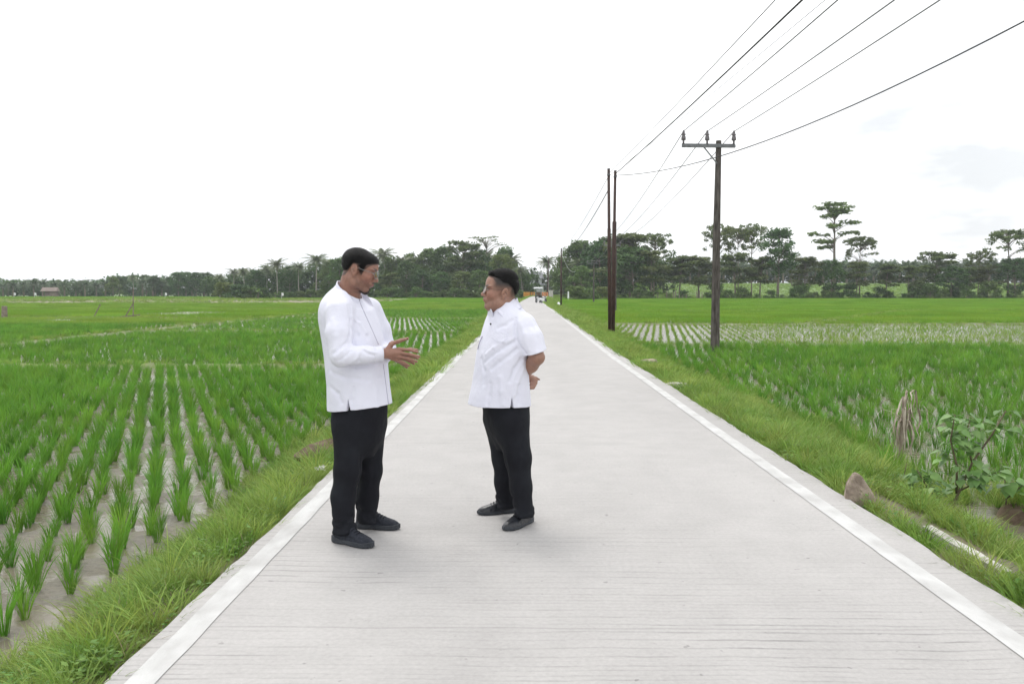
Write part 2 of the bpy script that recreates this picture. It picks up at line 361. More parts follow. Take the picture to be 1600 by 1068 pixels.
def edge_line(x_in, x_out, seed):
    V = []; Fq = []
    w1 = (vnoise(ys * 6, 0 * ys, seed) - .5) * .007; w2 = (vnoise(ys * 6, 0 * ys, seed + 1) - .5) * .007
    for i, y in enumerate(ys):
        o_ = road_off(y); z = float(road_z(y)) + .004
        V += [(x_out + o_ + w1[i], y, z), (x_in + o_ + w2[i], y, z)]
    Fq = [[2 * i, 2 * i + 1, 2 * i + 3, 2 * i + 2] for i in range(len(ys) - 1)]
    return V, Fq
for nm, a, c, s in (('left', -1.405, -1.525, 51), ('right', 2.185, 2.06, 61)):
    V, Fq = edge_line(a, c, s)
    tag(obj('road_edge_line', mesh('road_edge_line', V, Fq, M['paint'])), 'white painted edge line along the %s side of the concrete road' % nm, 'road marking', kind='structure')

# ---------------------------------------------------------------- scattered stuff: rice and grass
def protos(name, objs):
    c = bpy.data.collections.new(name)
    for i, me in enumerate(objs):
        o = bpy.data.objects.new('%s_%d' % (name, i), me); c.objects.link(o)
    return c
def scatter(name, pts, rz, sc, pick, coll, label, cat, tilt=None):
    me = bpy.data.meshes.new(name); me.vertices.add(len(pts)); me.vertices.foreach_set('co', np.asarray(pts, np.float32).ravel())
    rot = np.zeros((len(pts), 3), np.float32); rot[:, 2] = rz
    if tilt is not None: rot[:, :2] = tilt
    a = me.attributes.new('rot', 'FLOAT_VECTOR', 'POINT'); a.data.foreach_set('vector', rot.ravel())
    sc = np.asarray(sc, np.float32); sc = np.stack([sc] * 3, -1) if sc.ndim == 1 else sc
    a = me.attributes.new('scl', 'FLOAT_VECTOR', 'POINT'); a.data.foreach_set('vector', sc.ravel())
    a = me.attributes.new('pick', 'INT', 'POINT'); a.data.foreach_set('value', np.asarray(pick, np.int32))
    o = obj(name, me)
    g = bpy.data.node_groups.new(name, 'GeometryNodeTree')
    g.interface.new_socket('Geometry', in_out='INPUT', socket_type='NodeSocketGeometry'); g.interface.new_socket('Geometry', in_out='OUTPUT', socket_type='NodeSocketGeometry')
    n = g.nodes.new; l = g.links.new
    gi, go = n('NodeGroupInput'), n('NodeGroupOutput'); ip = n('GeometryNodeInstanceOnPoints'); ci = n('GeometryNodeCollectionInfo')
    ci.inputs['Collection'].default_value = coll; ci.inputs['Separate Children'].default_value = True; ci.inputs['Reset Children'].default_value = True
    def na(nm, dt):
        x = n('GeometryNodeInputNamedAttribute'); x.data_type = dt; x.inputs['Name'].default_value = nm
        return [s for s in x.outputs if s.enabled and s.name == 'Attribute'][0]
    e2r = n('FunctionNodeEulerToRotation'); l(na('rot', 'FLOAT_VECTOR'), e2r.inputs[0])
    l(gi.outputs[0], ip.inputs['Points']); l(ci.outputs[0], ip.inputs['Instance']); ip.inputs['Pick Instance'].default_value = True
    l(na('pick', 'INT'), ip.inputs['Instance Index']); l(e2r.outputs[0], ip.inputs['Rotation']); l(na('scl', 'FLOAT_VECTOR'), ip.inputs['Scale'])
    l(ip.outputs[0], go.inputs[0])
    md = o.modifiers.new('scatter', 'NODES'); md.node_group = g
    return tag(o, label, cat, kind='stuff')
def blades(cx, cy_, n, hgt, spread, width, segs, r, lean=.35, droop=.5, z0=0):
    """n grass blades rooted near (cx, cy_): tapering, bending outward"""
    V = []; Fc = []
    for i in range(n):
        a = r.uniform(0, 2 * math.pi); rr = spread * math.sqrt(r.random()); x0, y0 = cx + rr * math.cos(a), cy_ + rr * math.sin(a)
        h = hgt * r.uniform(.55, 1.08); ln = lean * r.uniform(.15, 1.0); a2 = a + r.uniform(-.9, .9); dx, dy = math.cos(a2), math.sin(a2)
        fa = r.uniform(0, math.pi); wx, wy = math.cos(fa), math.sin(fa); dr = droop * r.uniform(.3, 1.2); wd = width * r.uniform(.7, 1.2)
        b0 = len(V)
        for s in range(segs + 1):
            t = s / segs; o_ = h * (ln * t + dr * .45 * t ** 3); zz = h * (t - dr * .28 * t ** 3) + z0
            ww = wd * (.55 + .9 * t if t < .5 else 1.0 - .0 * t) * (1 - t ** 2.2) * .5
            if s == segs: V.append((x0 + dx * o_, y0 + dy * o_, zz))
            else: V += [(x0 + dx * o_ - wx * ww, y0 + dy * o_ - wy * ww, zz), (x0 + dx * o_ + wx * ww, y0 + dy * o_ + wy * ww, zz)]
        for s in range(segs - 1): Fc.append([b0 + 2 * s, b0 + 2 * s + 1, b0 + 2 * s + 3, b0 + 2 * s + 2])
        e = b0 + 2 * (segs - 1); Fc.append([e, e + 1, e + 2])
    return V, Fc
def blade_mesh(name, m, lists):
    V = []; Fc = []
    for v, f in lists: b0 = len(V); V += v; Fc += [[b0 + i for i in q] for q in f]
    return mesh(name, V, Fc, m)
rp = random.Random(3)
PC = {}
PC['rice_near'] = protos('rice_near', [blade_mesh('rice_clump', M['rice'], [blades(0, 0, rp.randint(30, 46), .40, .030, .0100, 5, rp, .34, .5)]) for _ in range(7)])
def patch(m, size, k, nb, h, wd, segs, jit=.04, spread=.03, lean=.4):
    L_ = []; st = size / k
    for i in range(k):
        for j in range(k):
            L_.append(blades(-size / 2 + (i + .5) * st + rp.uniform(-jit, jit), -size / 2 + (j + .5) * st + rp.uniform(-jit, jit), nb, h * rp.uniform(.8, 1.1), spread, wd, segs, rp, lean, .5))
    return blade_mesh('rice_patch', m, L_)
PC['rice_mid'] = protos('rice_mid', [patch(M['rice'], 1.0, 4, 18, .38, .014, 3) for _ in range(4)])
PC['rice_far'] = protos('rice_far', [patch(M['rice_far'], 2.0, 8, 8, .40, .024, 2, spread=.05) for _ in range(4)])
PC['rice_pale'] = protos('rice_pale', [patch(M['rice_pale'], 2.0, 8, 8, .36, .024, 2, spread=.05) for _ in range(4)])
PC['seedling'] = protos('seedling', [blade_mesh('rice_seedling', M['rice_pale'], [blades(0, 0, rp.randint(9, 14), .24, .02, .011, 3, rp, .35, .4)]) for _ in range(6)])
PC['tuft'] = protos('tuft', [blade_mesh('grass_tuft', M['grass'], [blades(0, 0, rp.randint(24, 38), rp.choice([.14, .18, .24]), .07, .0075, 4, rp, .9, 1.0)]) for _ in range(7)]
                    + [blade_mesh('grass_tuft', M['straw'], [blades(0, 0, 14, .14, .07, .005, 3, rp, 1.0, 1.1)])]
                    + [blade_mesh('grass_tuft', M['grass'], [blades(0, 0, 16, .36, .05, .009, 5, rp, .5, .8)]) for _ in range(2)])
PC['tuft_far'] = protos('tuft_far', [blade_mesh('grass_tuft_far', M['grass'], [blades(0, 0, 34, .22, .18, .016, 3, rp, .8, .9)]) for _ in range(4)])
def weed(r):
    V = []; Fc = []
    for i in range(r.randint(16, 26)):
        a = r.uniform(0, 6.28); d = r.uniform(.0, .11); x, y, zz = d * math.cos(a), d * math.sin(a), r.uniform(.02, .13); s = r.uniform(.012, .028)
        a += r.uniform(-.6, .6); u = np.array([math.cos(a), math.sin(a), r.uniform(-.5, .4)]); v_ = np.array([-math.sin(a), math.cos(a), r.uniform(-.3, .3)]); c = np.array([x, y, zz])
        b0 = len(V); V += [tuple(c), tuple(c + u * s + v_ * s * .55), tuple(c + u * 2.1 * s), tuple(c + u * s - v_ * s * .55)]; Fc.append([b0, b0 + 1, b0 + 2, b0 + 3])
    return mesh('weed_sprig', V, Fc, M['weed'])
PC['weed'] = protos('weed', [weed(rp) for _ in range(5)])

def in_view(x, y, mx_=3.5, my=.6):
    return (y > my) & (np.abs(x + .011 * y) < y * .66 + mx_)
def lattice(x0, y0, x1, y1, st_row, st_in, ang, jit=.0):
    """points on rows whose direction is turned by ang from the road"""
    cx, cy_ = (x0 + x1) / 2, (y0 + y1) / 2; r = math.hypot(x1 - x0, y1 - y0) / 2 + 1
    a = np.arange(-r, r, st_row); c = np.arange(-r, r, st_in); A, C = np.meshgrid(a, c); A = A.ravel(); C = C.ravel()
    x = cx + A * math.cos(ang) + C * math.sin(ang); y = cy_ - A * math.sin(ang) + C * math.cos(ang)
    k = (x > x0) & (x < x1) & (y > y0) & (y < y1) & in_view(x, y); x, y = x[k], y[k]
    if jit: x = x + rng.normal(0, jit, len(x)); y = y + rng.normal(0, jit, len(y))
    return x, y
def off_bund(x, y, m=.5):
    d = np.full(len(x), 9.9)
    for s in BUNDS: d = np.minimum(d, seg_dist(x, y, s))
    return d > m
def paddy(name, x0, y0, x1, y1, kind, st_row, st_in, ang, label, sc=1.0, jit=.02, drop=.03, ml=1.22, mr_=2.05, extra=None, m=.45):
    x, y = lattice(x0, y0, x1, y1, st_row, st_in, ang, jit)
    k = off_bund(x, y, m) & (((x < xl(y) - ml - .15 * (vnoise(y, 0 * y, 7) - .3)) | (x > xr(y) + mr_ + .5 * (vnoise(y * .7, 0 * y, 8) - .5)))) & (rng.random(len(x)) > drop)
    if extra is not None: k &= extra(x, y)
    x, y = x[k], y[k]
    z = ground_z(x, y) - .01
    big_ = (.86 + .28 * vnoise(x * .5, y * .5, 14)) if kind != 'rice_far' else .9 + .2 * vnoise(x * .1, y * .1, 14)
    s = sc * big_ * rng.uniform(.6, 1.18, len(x)) if kind in ('rice_near', 'seedling') else sc * big_
    npk = len(PC[kind].objects)
    rz = rng.uniform(0, 6.28, len(x)) if kind in ('rice_near', 'seedling') else (rng.integers(0, 4, len(x)) * (math.pi / 2) - ang)
    if kind not in ('rice_near', 'seedling'): s = np.stack([np.ones_like(s), np.ones_like(s), s], -1)
    print(name, kind, len(x))
    return scatter(name, np.stack([x, y, z], -1), rz, s, rng.integers(0, npk, len(x)), PC[kind], label, 'rice')
RA = -.40
dist = lambda x, y: np.hypot(x, y)
paddy('rice', -18.4, .8, -2.4, 21.7, 'rice_near', .25, .18, RA, 'clumps of young green rice in muddy rows left of the near road', jit=.028, drop=.08, sc=.92)
paddy('rice', -60, 4, -20.3, 50, 'rice_mid', 1, 1, RA, 'dense rice in the paddy beyond the long left earth bank')
paddy('rice', -18.4, 22.5, -2.4, 41.2, 'rice_near', .30, .23, -.1, 'deep green rice standing left of the road behind the two men', sc=.85, jit=.035, drop=.14)
paddy('rice', -18.4, 42.8, -2.2, 63, 'rice_near', .30, .27, -.14, 'thin rice in white shining water left of the road', sc=.72, jit=.03, drop=.15)
paddy('rice', -18.4, 64.5, -2, 94.6, 'rice_near', .34, .3, -.2, 'short rice rows in water further along the left of the road', sc=.8, drop=.12)
paddy('rice', -90, 51, -20.3, 65.5, 'rice_pale', 2, 2, .1, 'pale yellow green rice strip on the far left', sc=.85, extra=lambda x, y: np.hypot((x + 33.2) / 1.9, (y - 60.3) / 2.4) > 1)
paddy('rice', -90, 67, -20, 91.3, 'rice_far', 2, 2, .25, 'rice around the watery patch in the left middle distance', extra=lambda x, y: ((x < -35) | (x > -27.5) | (y < 72) | (y > 87)), sc=.9)
paddy('rice', -36, 71, -26.5, 88, 'seedling', .40, .26, .32, 'seedlings in straight rows over a bright watery patch on the left', sc=.85)
paddy('rice', -150, 93, -1.5, 139, 'rice_pale', 2, 2, .15, 'bright yellow green rice across the left middle distance', sc=.9)
paddy('rice', -200, 141, -1.5, 300, 'rice_far', 2, 2, .1, 'light green rice reaching the left tree line', sc=.8, extra=lambda x, y: ~((x < -24) & (y < 205)) & (y < 292 - 0 * x))
paddy('rice', 3.6, 1.5, 18, 15, 'rice_near', .31, .23, .16, 'bushy rice in water right of the near road', sc=.92, jit=.03, drop=.14, mr_=1.75)
paddy('rice', 3.4, 15, 40, 31.5, 'rice_near', .29, .24, .16, 'dense bright green rice below the timber wire pole on the right', sc=.92, jit=.035, mr_=1.5, drop=.08)
paddy('rice', 18, 8, 40, 15, 'rice_mid', 1, 1, .16, 'dense rice at the right edge of view')
paddy('rice', 3, 32.3, 80, 52.3, 'seedling', .33, .22, .16, 'thin seedlings in rows over a long bright band of water on the right', sc=1.0, jit=.03, drop=.10)
paddy('rice', 3, 53.6, 140, 90, 'rice_far', 2, 2, .16, 'even green rice behind the water band on the right', sc=.85)
paddy('rice', 3, 90, 170, 204, 'rice_far', 2, 2, .16, 'even green rice reaching the right tree line', sc=.8)

def tufts(name, pts, label, cat, coll, sc, pick=None):
    x, y = pts; z = ground_z(x, y) - .012
    npk = len(PC[coll].objects)
    return scatter(name, np.stack([x, y, z], -1), rng.uniform(0, 6.28, len(x)), sc * rng.uniform(.35, 1.25, len(x)), rng.integers(0, npk, len(x)) if pick is None else pick(len(x)), PC[coll], label, cat)
def verge_pts(side, y0, y1, dens, wmax, pw=1.0):
    n = int((y1 - y0) * wmax * dens); y = rng.uniform(y0, y1, n); d = wmax * rng.random(n) ** pw
    d = d * (.82 + .36 * vnoise(y * .8, 0 * y, 71 if side < 0 else 72)) + (.06 if side < 0 else .05)
    x = xl(y) - d if side < 0 else xr(y) + d
    k = in_view(x, y, 2.5); return x[k], y[k]
def pick_tuft(n):
    u = rng.random(n); return np.where(u < .14, 7, np.where(u > .95, 8 + (u > .975), rng.integers(0, 7, n)))
bare = lambda p, th=.30: tuple(q[(vnoise(p[0] * 1.7, p[1] * 1.7, 81) + .5 * vnoise(p[0] * 6, p[1] * 6, 82)) > th] for q in p)
MUDBANK = (4.05, 7.15)
def off_bank(p):
    k = np.hypot((p[0] - MUDBANK[0] - .1) / .75, (p[1] - MUDBANK[1] + .2) / .95) > 1
    k &= ~((np.abs(p[0] - 2.76) < .16) & (p[1] > 4.6) & (p[1] < 6.6)); return p[0][k], p[1][k]
tufts('grass', bare(verge_pts(-1, 1.2, 14, 300, 1.2), .2), 'fresh green grass on the verge left of the near road', 'grass', 'tuft', .85, pick_tuft)
tufts('grass', bare(verge_pts(-1, 14, 45, 80, 1.3)), 'green grass on the left verge further along the road', 'grass', 'tuft_far', 1.0)
tufts('grass', verge_pts(-1, 45, 290, 12, 1.5), 'grass along the distant left edge of the road', 'grass', 'tuft_far', 1.7)
tufts('grass', off_bank(bare(verge_pts(1, 2.5, 16, 300, 2.1))), 'fresh green grass on the verge right of the near road', 'grass', 'tuft', .85, pick_tuft)
tufts('grass', bare(verge_pts(1, 16, 45, 70, 2.1)), 'green grass on the right verge further along the road', 'grass', 'tuft_far', .9)
tufts('grass', verge_pts(1, 45, 290, 10, 2.4), 'grass along the distant right edge of the road', 'grass', 'tuft_far', 1.6)
tufts('weeds', bare(verge_pts(-1, 1.5, 14, 60, 1.1)), 'small creeping weeds among the left verge grass', 'weeds', 'weed', .75)
tufts('weeds', off_bank(verge_pts(1, 2.5, 15, 75, 1.5, .8)), 'small creeping weeds among the right verge grass', 'weeds', 'weed', .8)
bx, by = [], []
for s in BUNDS:
    ln = math.hypot(s[2] - s[0], s[3] - s[1]); k = int(ln * 9); tt = rng.random(k); bx.append(s[0] + tt * (s[2] - s[0]) + rng.normal(0, .22, k)); by.append(s[1] + tt * (s[3] - s[1]) + rng.normal(0, .22, k))
bx = np.concatenate(bx); by = np.concatenate(by); k = in_view(bx, by) & ((bx < xl(by) - .8) | (bx > xr(by) + 1.5))
tufts('grass', (bx[k], by[k]), 'short pale grass on the earth banks between the paddies', 'grass', 'tuft_far', .85)
# stubble on the harvested strip and pasture on the rise beyond the hedge
xs_ = rng.uniform(-200, -24, 5200); ys_ = rng.uniform(141, 206, 5200); k = in_view(xs_, ys_) & (vnoise(xs_ * .05, ys_ * .14, 5) > .42)
tufts('grass', (xs_[k], ys_[k]), 'patchy stubble and weeds on the brown harvested strip', 'grass', 'tuft_far', 2.2)
xs_ = rng.uniform(20, 190, 16000); ys_ = rng.uniform(205, 300, 16000); k = in_view(xs_, ys_)
tufts('grass', (xs_[k], ys_[k]), 'bright pasture on the rise seen between the right hand trees', 'grass', 'tuft_far', 2.0)

# ---------------------------------------------------------------- poles and wires
def gz(x, y): return float(ground_z(np.array([x]), np.array([y]))[0])
def insulator(parent, x, z):
    m = MB(); m.lathe((x, 0, z), [(.03, 0), (.035, .13), (.032, .135), (.075, .14), (.078, .17), (.072, .24), (.06, .27), (.045, .285), (.075, .31), (.07, .335), (.035, .36), (.05, .385), (.035, .42), (.03, .45), (.012, .46)], 14)
    return m.build('insulator', M['porcelain'], parent, True)
MVH = 6.86
def mv_pole(x, y, label, rz=0.0):
    r = tag(empty('utility_pole', (x, y, gz(x, y)), rz), label, 'utility pole', 'concrete power poles with a crossarm')
    m = MB(); m.tube([(-.03, 0, -.4), (-.03, 0, MVH * .5), (0, 0, MVH + .12)], [.165, .13, .095], 8)
    m.build('shaft', M['pole_conc'], r)
    m = MB(); m.box((-.045, -.155, MVH / 2), (.06, .06, MVH - 1.2)); m.build('cable_duct', M['pole_conc'], r)
    m = MB(); m.box((-.37, -.14, MVH - .08), (1.76, .09, .09)); m.box((-.37, -.098, MVH - .055), (1.76, .012, .12)); m.build('crossarm', M['galv'], r)
    m = MB(); m.tube([(-.52, -.14, MVH - .12), (-.05, -.14, MVH - .68)], .022, 6); m.build('brace', M['galv'], r)
    for ix in (-1.2, -.42, .46): insulator(r, ix, MVH - .03).location.y = -.14
    return r
p1 = at_z(1117, 551, FZ); P1 = (p1[0] + .03, p1[1])
P2 = (9.65, 88.0); P3 = (12.5, 148.0)
mv_pole(*P1, 'tall weathered concrete power pole with crossarm in the right rice field', R(3))
mv_pole(*P2, 'grey concrete power pole half hidden behind the rusty steel poles')
mv_pole(*P3, 'distant slim concrete power pole in front of the tall shrubs', R(4))
def steel_pole(x, y, h, r0, r1, label, lean=(0, 0), step=None):
    root = tag(empty('steel_pole', (x, y, gz(x, y))), label, 'utility pole')
    lx, ly = lean; p = lambda z: (lx * z / h, ly * z / h, z)
    st = step or h * .7
    m = MB(); m.tube([p(-.3), p(st), p(st + .06), p(h)], [r0, r0 * .96, r1, r1], 12); m.build('shaft', M['steel_paint'], root, True)
    m = MB(); m.lathe(p(h - .02), [(r1 + .004, 0), (r1 + .006, .03), (.01, .06)], 12); m.build('pole_cap', M['galv'], root, True); m = MB(); m.lathe(p(.0), [(r0 + .05, -.1), (r0 + .05, .04), (r0 + .01, .08)], 12); m.build('base_collar', M['conc_bit'], root, True)
    m = MB(); m.box((lx * .97, ly * .97 - r1 - .05, h * .965), (.06, .10, .05)); m.box((lx * .97, ly * .97, h * .965), (r1 * 2.3, r1 * 2.3, .06), 0, .02); m.build('clamp', M['galv'], root)
    return root
s1 = at_z(953.3, 523, -.3); s2 = at_z(957.6, 521, -.3)
S1, S2 = (s1[0], s1[1] + .1), (s2[0] + .03, s2[1] + .35)
t1 = at_y(951, 264, S1[1]); t2 = at_y(961.3, 267, S2[1])
steel_pole(*S1, t1[2] - gz(*S1), .078, .062, 'slim rusty brown steel pole standing nearest the road, left of its pair', (t1[0] - S1[0], 0), 4.5)
steel_pole(*S2, t2[2] - gz(*S2), .098, .062, 'thicker stepped rusty brown steel pole, right of its pair', (t2[0] - S2[0], 0), 5.0)
q = at_z(877.3, 474.5, -.1); S3 = (q[0], 118.0); t3 = at_y(877, 388, 118.0)
S3 = (t3[0], 118.0); steel_pole(*S3, t3[2] - gz(*S3), .12, .085, 'distant brown steel pole beside the bend of the road', (0, 0))
t4 = at_y(857.5, 402, 205.0); S4 = (t4[0] - .4, 205.0)
steel_pole(*S4, t4[2] - gz(*S4), .14, .1, 'farthest brown steel pole beside the tall roadside coconut palm', (.4, 0))
def wire(a, b_, sag, rad, label, m, n=28):
    a, b_ = np.array(a, float), np.array(b_, float); pts = []
    for i in range(n + 1):
        t_ = i / n; p = a + (b_ - a) * t_; p[2] -= 4 * sag * t_ * (1 - t_); pts.append(p)
    mb = MB(); mb.tube(pts, rad, 5); return tag(mb.build('overhead_wire', m, None, True), label, 'wire')
def arm_pt(Pn, i, rz):
    dx = (-1.2, -.42, .46)[i]; return np.array([Pn[0] + dx * math.cos(rz) + .14 * math.sin(rz), Pn[1] + dx * math.sin(rz) - .14 * math.cos(rz), gz(*Pn) + MVH + .40])
names = ['left', 'middle', 'right']
for i, (tx, lo) in enumerate(((1322, 'left'), (1413, 'middle'), (1485, 'right'))):
    a = arm_pt(P1, i, R(3)); d = at_y(tx, 0, a[1] * .52)
    far_ = a + (d - a) * ((a[1] + 27) / (a[1] - d[1])); far_[2] = a[2] + .3
    sag = .75 * (a[2] - d[2] + .15) if False else .42
    wire(a, far_, sag, .0135, 'power wire from the %s insulator of the nearest crossarm up over the viewer' % lo, M['alu_wire'])
    wire(a, arm_pt(P2, i, 0), .55, .0150, 'power wire sagging from the %s insulator of the nearest crossarm to the next pole' % lo, M['alu_wire'])
    wire(arm_pt(P2, i, 0), arm_pt(P3, i, R(4)), .7, .02, 'far power wire from the %s insulator of the second concrete pole' % lo, M['alu_wire'], 14)
top1 = at_y(952, 270, S1[1]); top2 = at_y(961, 272, S2[1])
def toward(a, px, py, Yp, yend, sag):
    d = at_y(px, py, Yp); k = (a[1] - yend) / (a[1] - d[1]); e = a + (d - a) * k; return e
e = toward(top2, 1240, 0, 15.0, -22, .3); e[2] += .5
wire(top2, e, .35, .0185, 'thick black cable rising steeply from the paired steel poles over the road edge', M['black_wire'])
e = toward(top1, 1200, 0, 15.0, -22, .3); e[2] += .4
wire(top1, e, .3, .010, 'thin pale wire leftmost of those rising from the paired steel poles', M['alu_wire'])
e = toward(top1 + np.array([.02, 0, -.12]), 1275, 0, 15.0, -22, .3); e[2] += .4
wire(top1 + np.array([.02, 0, -.12]), e, .3, .006, 'faint thin wire just right of the thick black cable', M['alu_wire'])
a = at_y(961, 274, S2[1]); d = at_y(1600, 40, 16.0); e = a + (d - a) * 1.35; e[2] = d[2] + 1.25
wire(a, e, 1.2, .0155, 'black cable sweeping from the steel poles past the crossarm pole to the right edge', M['black_wire'])
b1 = t3 - np.array([0, 0, .25])
wire(at_y(951, 296, S1[1]), b1, .9, .020, 'black cable sagging from the paired steel poles to the distant steel pole', M['black_wire'])
wire(at_y(951, 275, S1[1]), b1 + np.array([0, 0, .1]), .5, .013, 'thin upper wire from the paired steel poles to the distant steel pole', M['alu_wire'])
wire(b1, t4 - np.array([0, 0, .3]), 1.1, .018, 'cable between the distant steel pole and the farthest one by the palm', M['black_wire'], 14)
wire(t3 - np.array([0, 0, .5]), at_y(899, 424, 122), .9, .02, 'slack pale cable hanging from the distant steel pole towards the shrubs', M['white_cloth'], 12)

# ---------------------------------------------------------------- things on the verges
def rocky(name, c, size, m, label, cat, seed, rz=0.0, n=2, group=None, cuts=9, flat=1.0):
    import bmesh
    bm = bmesh.new(); bmesh.ops.create_icosphere(bm, subdivisions=3, radius=1)
    r = random.Random(seed)
    planes = []
    for _ in range(cuts):
        v = Vector((r.uniform(-1, 1), r.uniform(-1, 1), r.uniform(-.6, 1))).normalized(); planes.append((v, r.uniform(.38, .72)))
    for v in bm.verts:
        for pn, d_ in planes:
            k = v.co.dot(pn) - d_
            if k > 0: v.co -= pn * k
        h_ = vnoise(np.array([v.co.x * 5 + v.co.z * 3]), np.array([v.co.y * 5]), seed)[0] - .5
        v.co *= 1 + h_ * .05
        v.co = Vector((v.co.x * size[0], v.co.y * size[1], v.co.z * size[2]))
    me = bpy.data.meshes.new(name); bm.to_mesh(me); bm.free(); me.materials.append(m)
    o = obj(name, me, None, c, rz); return tag(o, label, cat, group)
import bmesh
p = at_z(1336, 782, -.02); bm = bmesh.new()
for x, y, z in ((-.12, -.05, -.08), (-.11, .07, -.08), (-.10, -.04, .09), (-.085, .06, .11), (-.05, -.015, .19), (-.035, .05, .20), (.015, -.02, .185), (.03, .04, .17), (.07, -.06, .08), (.10, .05, .07), (.135, -.05, .0), (.14, .04, -.02), (.13, -.06, -.1), (.12, .06, -.1), (.0, -.09, .05), (-.02, -.10, -.08)): bm.verts.new((x, y, z))
bmesh.ops.convex_hull(bm, input=bm.verts[:]); bmesh.ops.bevel(bm, geom=bm.edges[:], offset=.008, segments=2, affect='EDGES'); bmesh.ops.scale(bm, vec=(.84, .84, .84), verts=bm.verts[:])
bmesh.ops.triangulate(bm, faces=bm.faces[:]); bmesh.ops.subdivide_edges(bm, edges=bm.edges[:], cuts=2)
for v in bm.verts:
    k = vnoise(np.array([v.co.x * 34 + v.co.z * 21]), np.array([v.co.y * 34 + v.co.z * 11]), 6)[0] - .5; v.co *= 1 + k * .06
me = bpy.data.meshes.new('rock'); bm.to_mesh(me); bm.free(); me.materials.append(M['rock'])
tag(obj('rock', me, None, (p[0] + .02, p[1], .02), -.15), 'brown angular rock leaning at the right road edge', 'rock')
p = at_z(1052, 603, -.03); rocky('concrete_slab_piece', (p[0], p[1] + .1, -.02), (.26, .35, .07), M['conc_bit'], 'flat broken slab of concrete poking out at the right road edge', 'rubble', 11, .3)
p = at_z(1002, 566, -.03); rocky('rubble_stone', (p[0] + .1, p[1], .0), (.25, .30, .10), M['rock'], 'farthest brown rubble stone on the right verge past the concrete slab', 'rubble', 12, .1)
p = at_z(1150, 651, -.1); rocky('rubble_stone', (p[0], p[1], -.06), (.09, .08, .06), M['rock'], 'small brown stone in the right verge grass short of the slab', 'rubble', 13, .9)
p = at_z(1098, 617, -.1); rocky('concrete_slab_piece', (p[0] + .25, p[1] + .2, -.15), (.45, .1, .05), M['conc_bit'], 'long thin strip of concrete half sunk in the right verge', 'rubble', 15, 1.0)
for i, (px, py, s_) in enumerate(((893, 500, .3), (883, 488, .35))):
    p = at_z(px, py, -.1); rocky('rubble_stone', (p[0] + .25, p[1], -.1), (s_, s_, .16), M['soil'], ('dark rubble lump on the far right verge nearer the steel pole pair', 'dark rubble lump on the far right verge nearer the road bend')[i], 'rubble', 30 + i)
p = at_z(515, 704, -.08); rocky('soil_clod', (p[0] - .1, p[1], -.1), (.26, .3, .15), M['soil'], 'dark clod of soil in the left verge behind the man with the long sleeves', 'soil clod', 21)
# crumpled white litter
m = MB(); r = random.Random(4); p = at_z(505, 733, 0)
for k in range(9):
    a = [np.array([r.uniform(-.05, .05), r.uniform(-.04, .04), r.uniform(0, .05)]) for _ in range(4)]
    m.add(a, [[0, 1, 2], [0, 2, 3]])
tag(m.build('plastic_wrapper', mat('wrapper_plastic', (.62, .58, .62), (.8, .78, .82), 40, .35), None, False, (p[0] - .02, p[1], -.01)), 'crumpled pale plastic wrapper lying on the left road edge', 'litter')
# concrete gutter edge
m = MB(); a = at_z(1447, 822, -.02); b_ = at_z(1574, 891, -.04); ys_ = np.linspace(a[1], b_[1], 22)
V = []; 
for i, y in enumerate(ys_):
    x = a[0] + (b_[0] - a[0]) * i / 21 + (vnoise(np.array([y * 9.0]), np.array([0.0]), 3)[0] - .5) * .02; zt = -.015 - .03 * (i / 21)
    V += [(x - .035, y, zt - .15), (x - .033, y, zt), (x + .03, y, zt + .004), (x + .04, y, zt - .18)]
Fq = [[4 * i + k, 4 * i + k + 1, 4 * i + k + 5, 4 * i + k + 4] for i in range(21) for k in range(3)] + [[0, 1, 2, 3], [87, 86, 85, 84]]
m.add(V, Fq); tag(m.build('concrete_kerb', M['conc_bit']), 'short exposed strip of old concrete kerb in the right verge grass', 'kerb')
# collapsed mud bank with a pool beside it
import bmesh
bm = bmesh.new(); bmesh.ops.create_grid(bm, x_segments=44, y_segments=44, size=1)
for v in bm.verts:
    x, y = v.co.x, v.co.y; r_ = math.hypot(x, y); n_ = vnoise(np.array([x * 6]), np.array([y * 6]), 2)[0] - .5
    n2 = vnoise(np.array([x * 16]), np.array([y * 16]), 4)[0] - .5
    s_ = float(sstep(1.0, .75, r_)) * float(sstep(-.45, -.12, y + .18 * n_))
    v.co.z = -.5 + s_ * (.20 + .10 * n_ + .05 * n2); v.co.x = x * .62; v.co.y = y * .55
me = bpy.data.meshes.new('mud_bank'); bm.to_mesh(me); bm.free(); me.materials.append(M['soil']); me.polygons.foreach_set('use_smooth', [True] * len(me.polygons))
pb = at_z(1578, 800, -.38)
tag(obj('mud_bank', me, None, (pb[0] + .50, pb[1] + .02, -.08)), 'crumbling brown mud bank over a small pool at the right verge', 'mud bank')
m = MB(); m.add([(-.75, -.55, 0), (.9, -.55, 0), (.9, .5, 0), (-.6, .35, 0)], [[0, 1, 2, 3]])
pw = at_z(1590, 858, -.44); tag(m.build('water', wm, None, False, (pw[0] + .1, pw[1] + .1, -.445)), 'small muddy pool of standing water beside the right verge', 'water', kind='structure')
pts = rng.normal(0, 1, (110, 2)) * np.array([.26, .13]) + np.array([pb[0] + .45, pb[1] + .26])
scatter('grass', np.stack([pts[:, 0], pts[:, 1], np.full(110, -.33)], -1), rng.uniform(0, 6.3, 110), rng.uniform(.5, 1.0, 110), rng.integers(0, 7, 110), PC['tuft'], 'grass growing on top of the crumbling mud bank', 'grass')

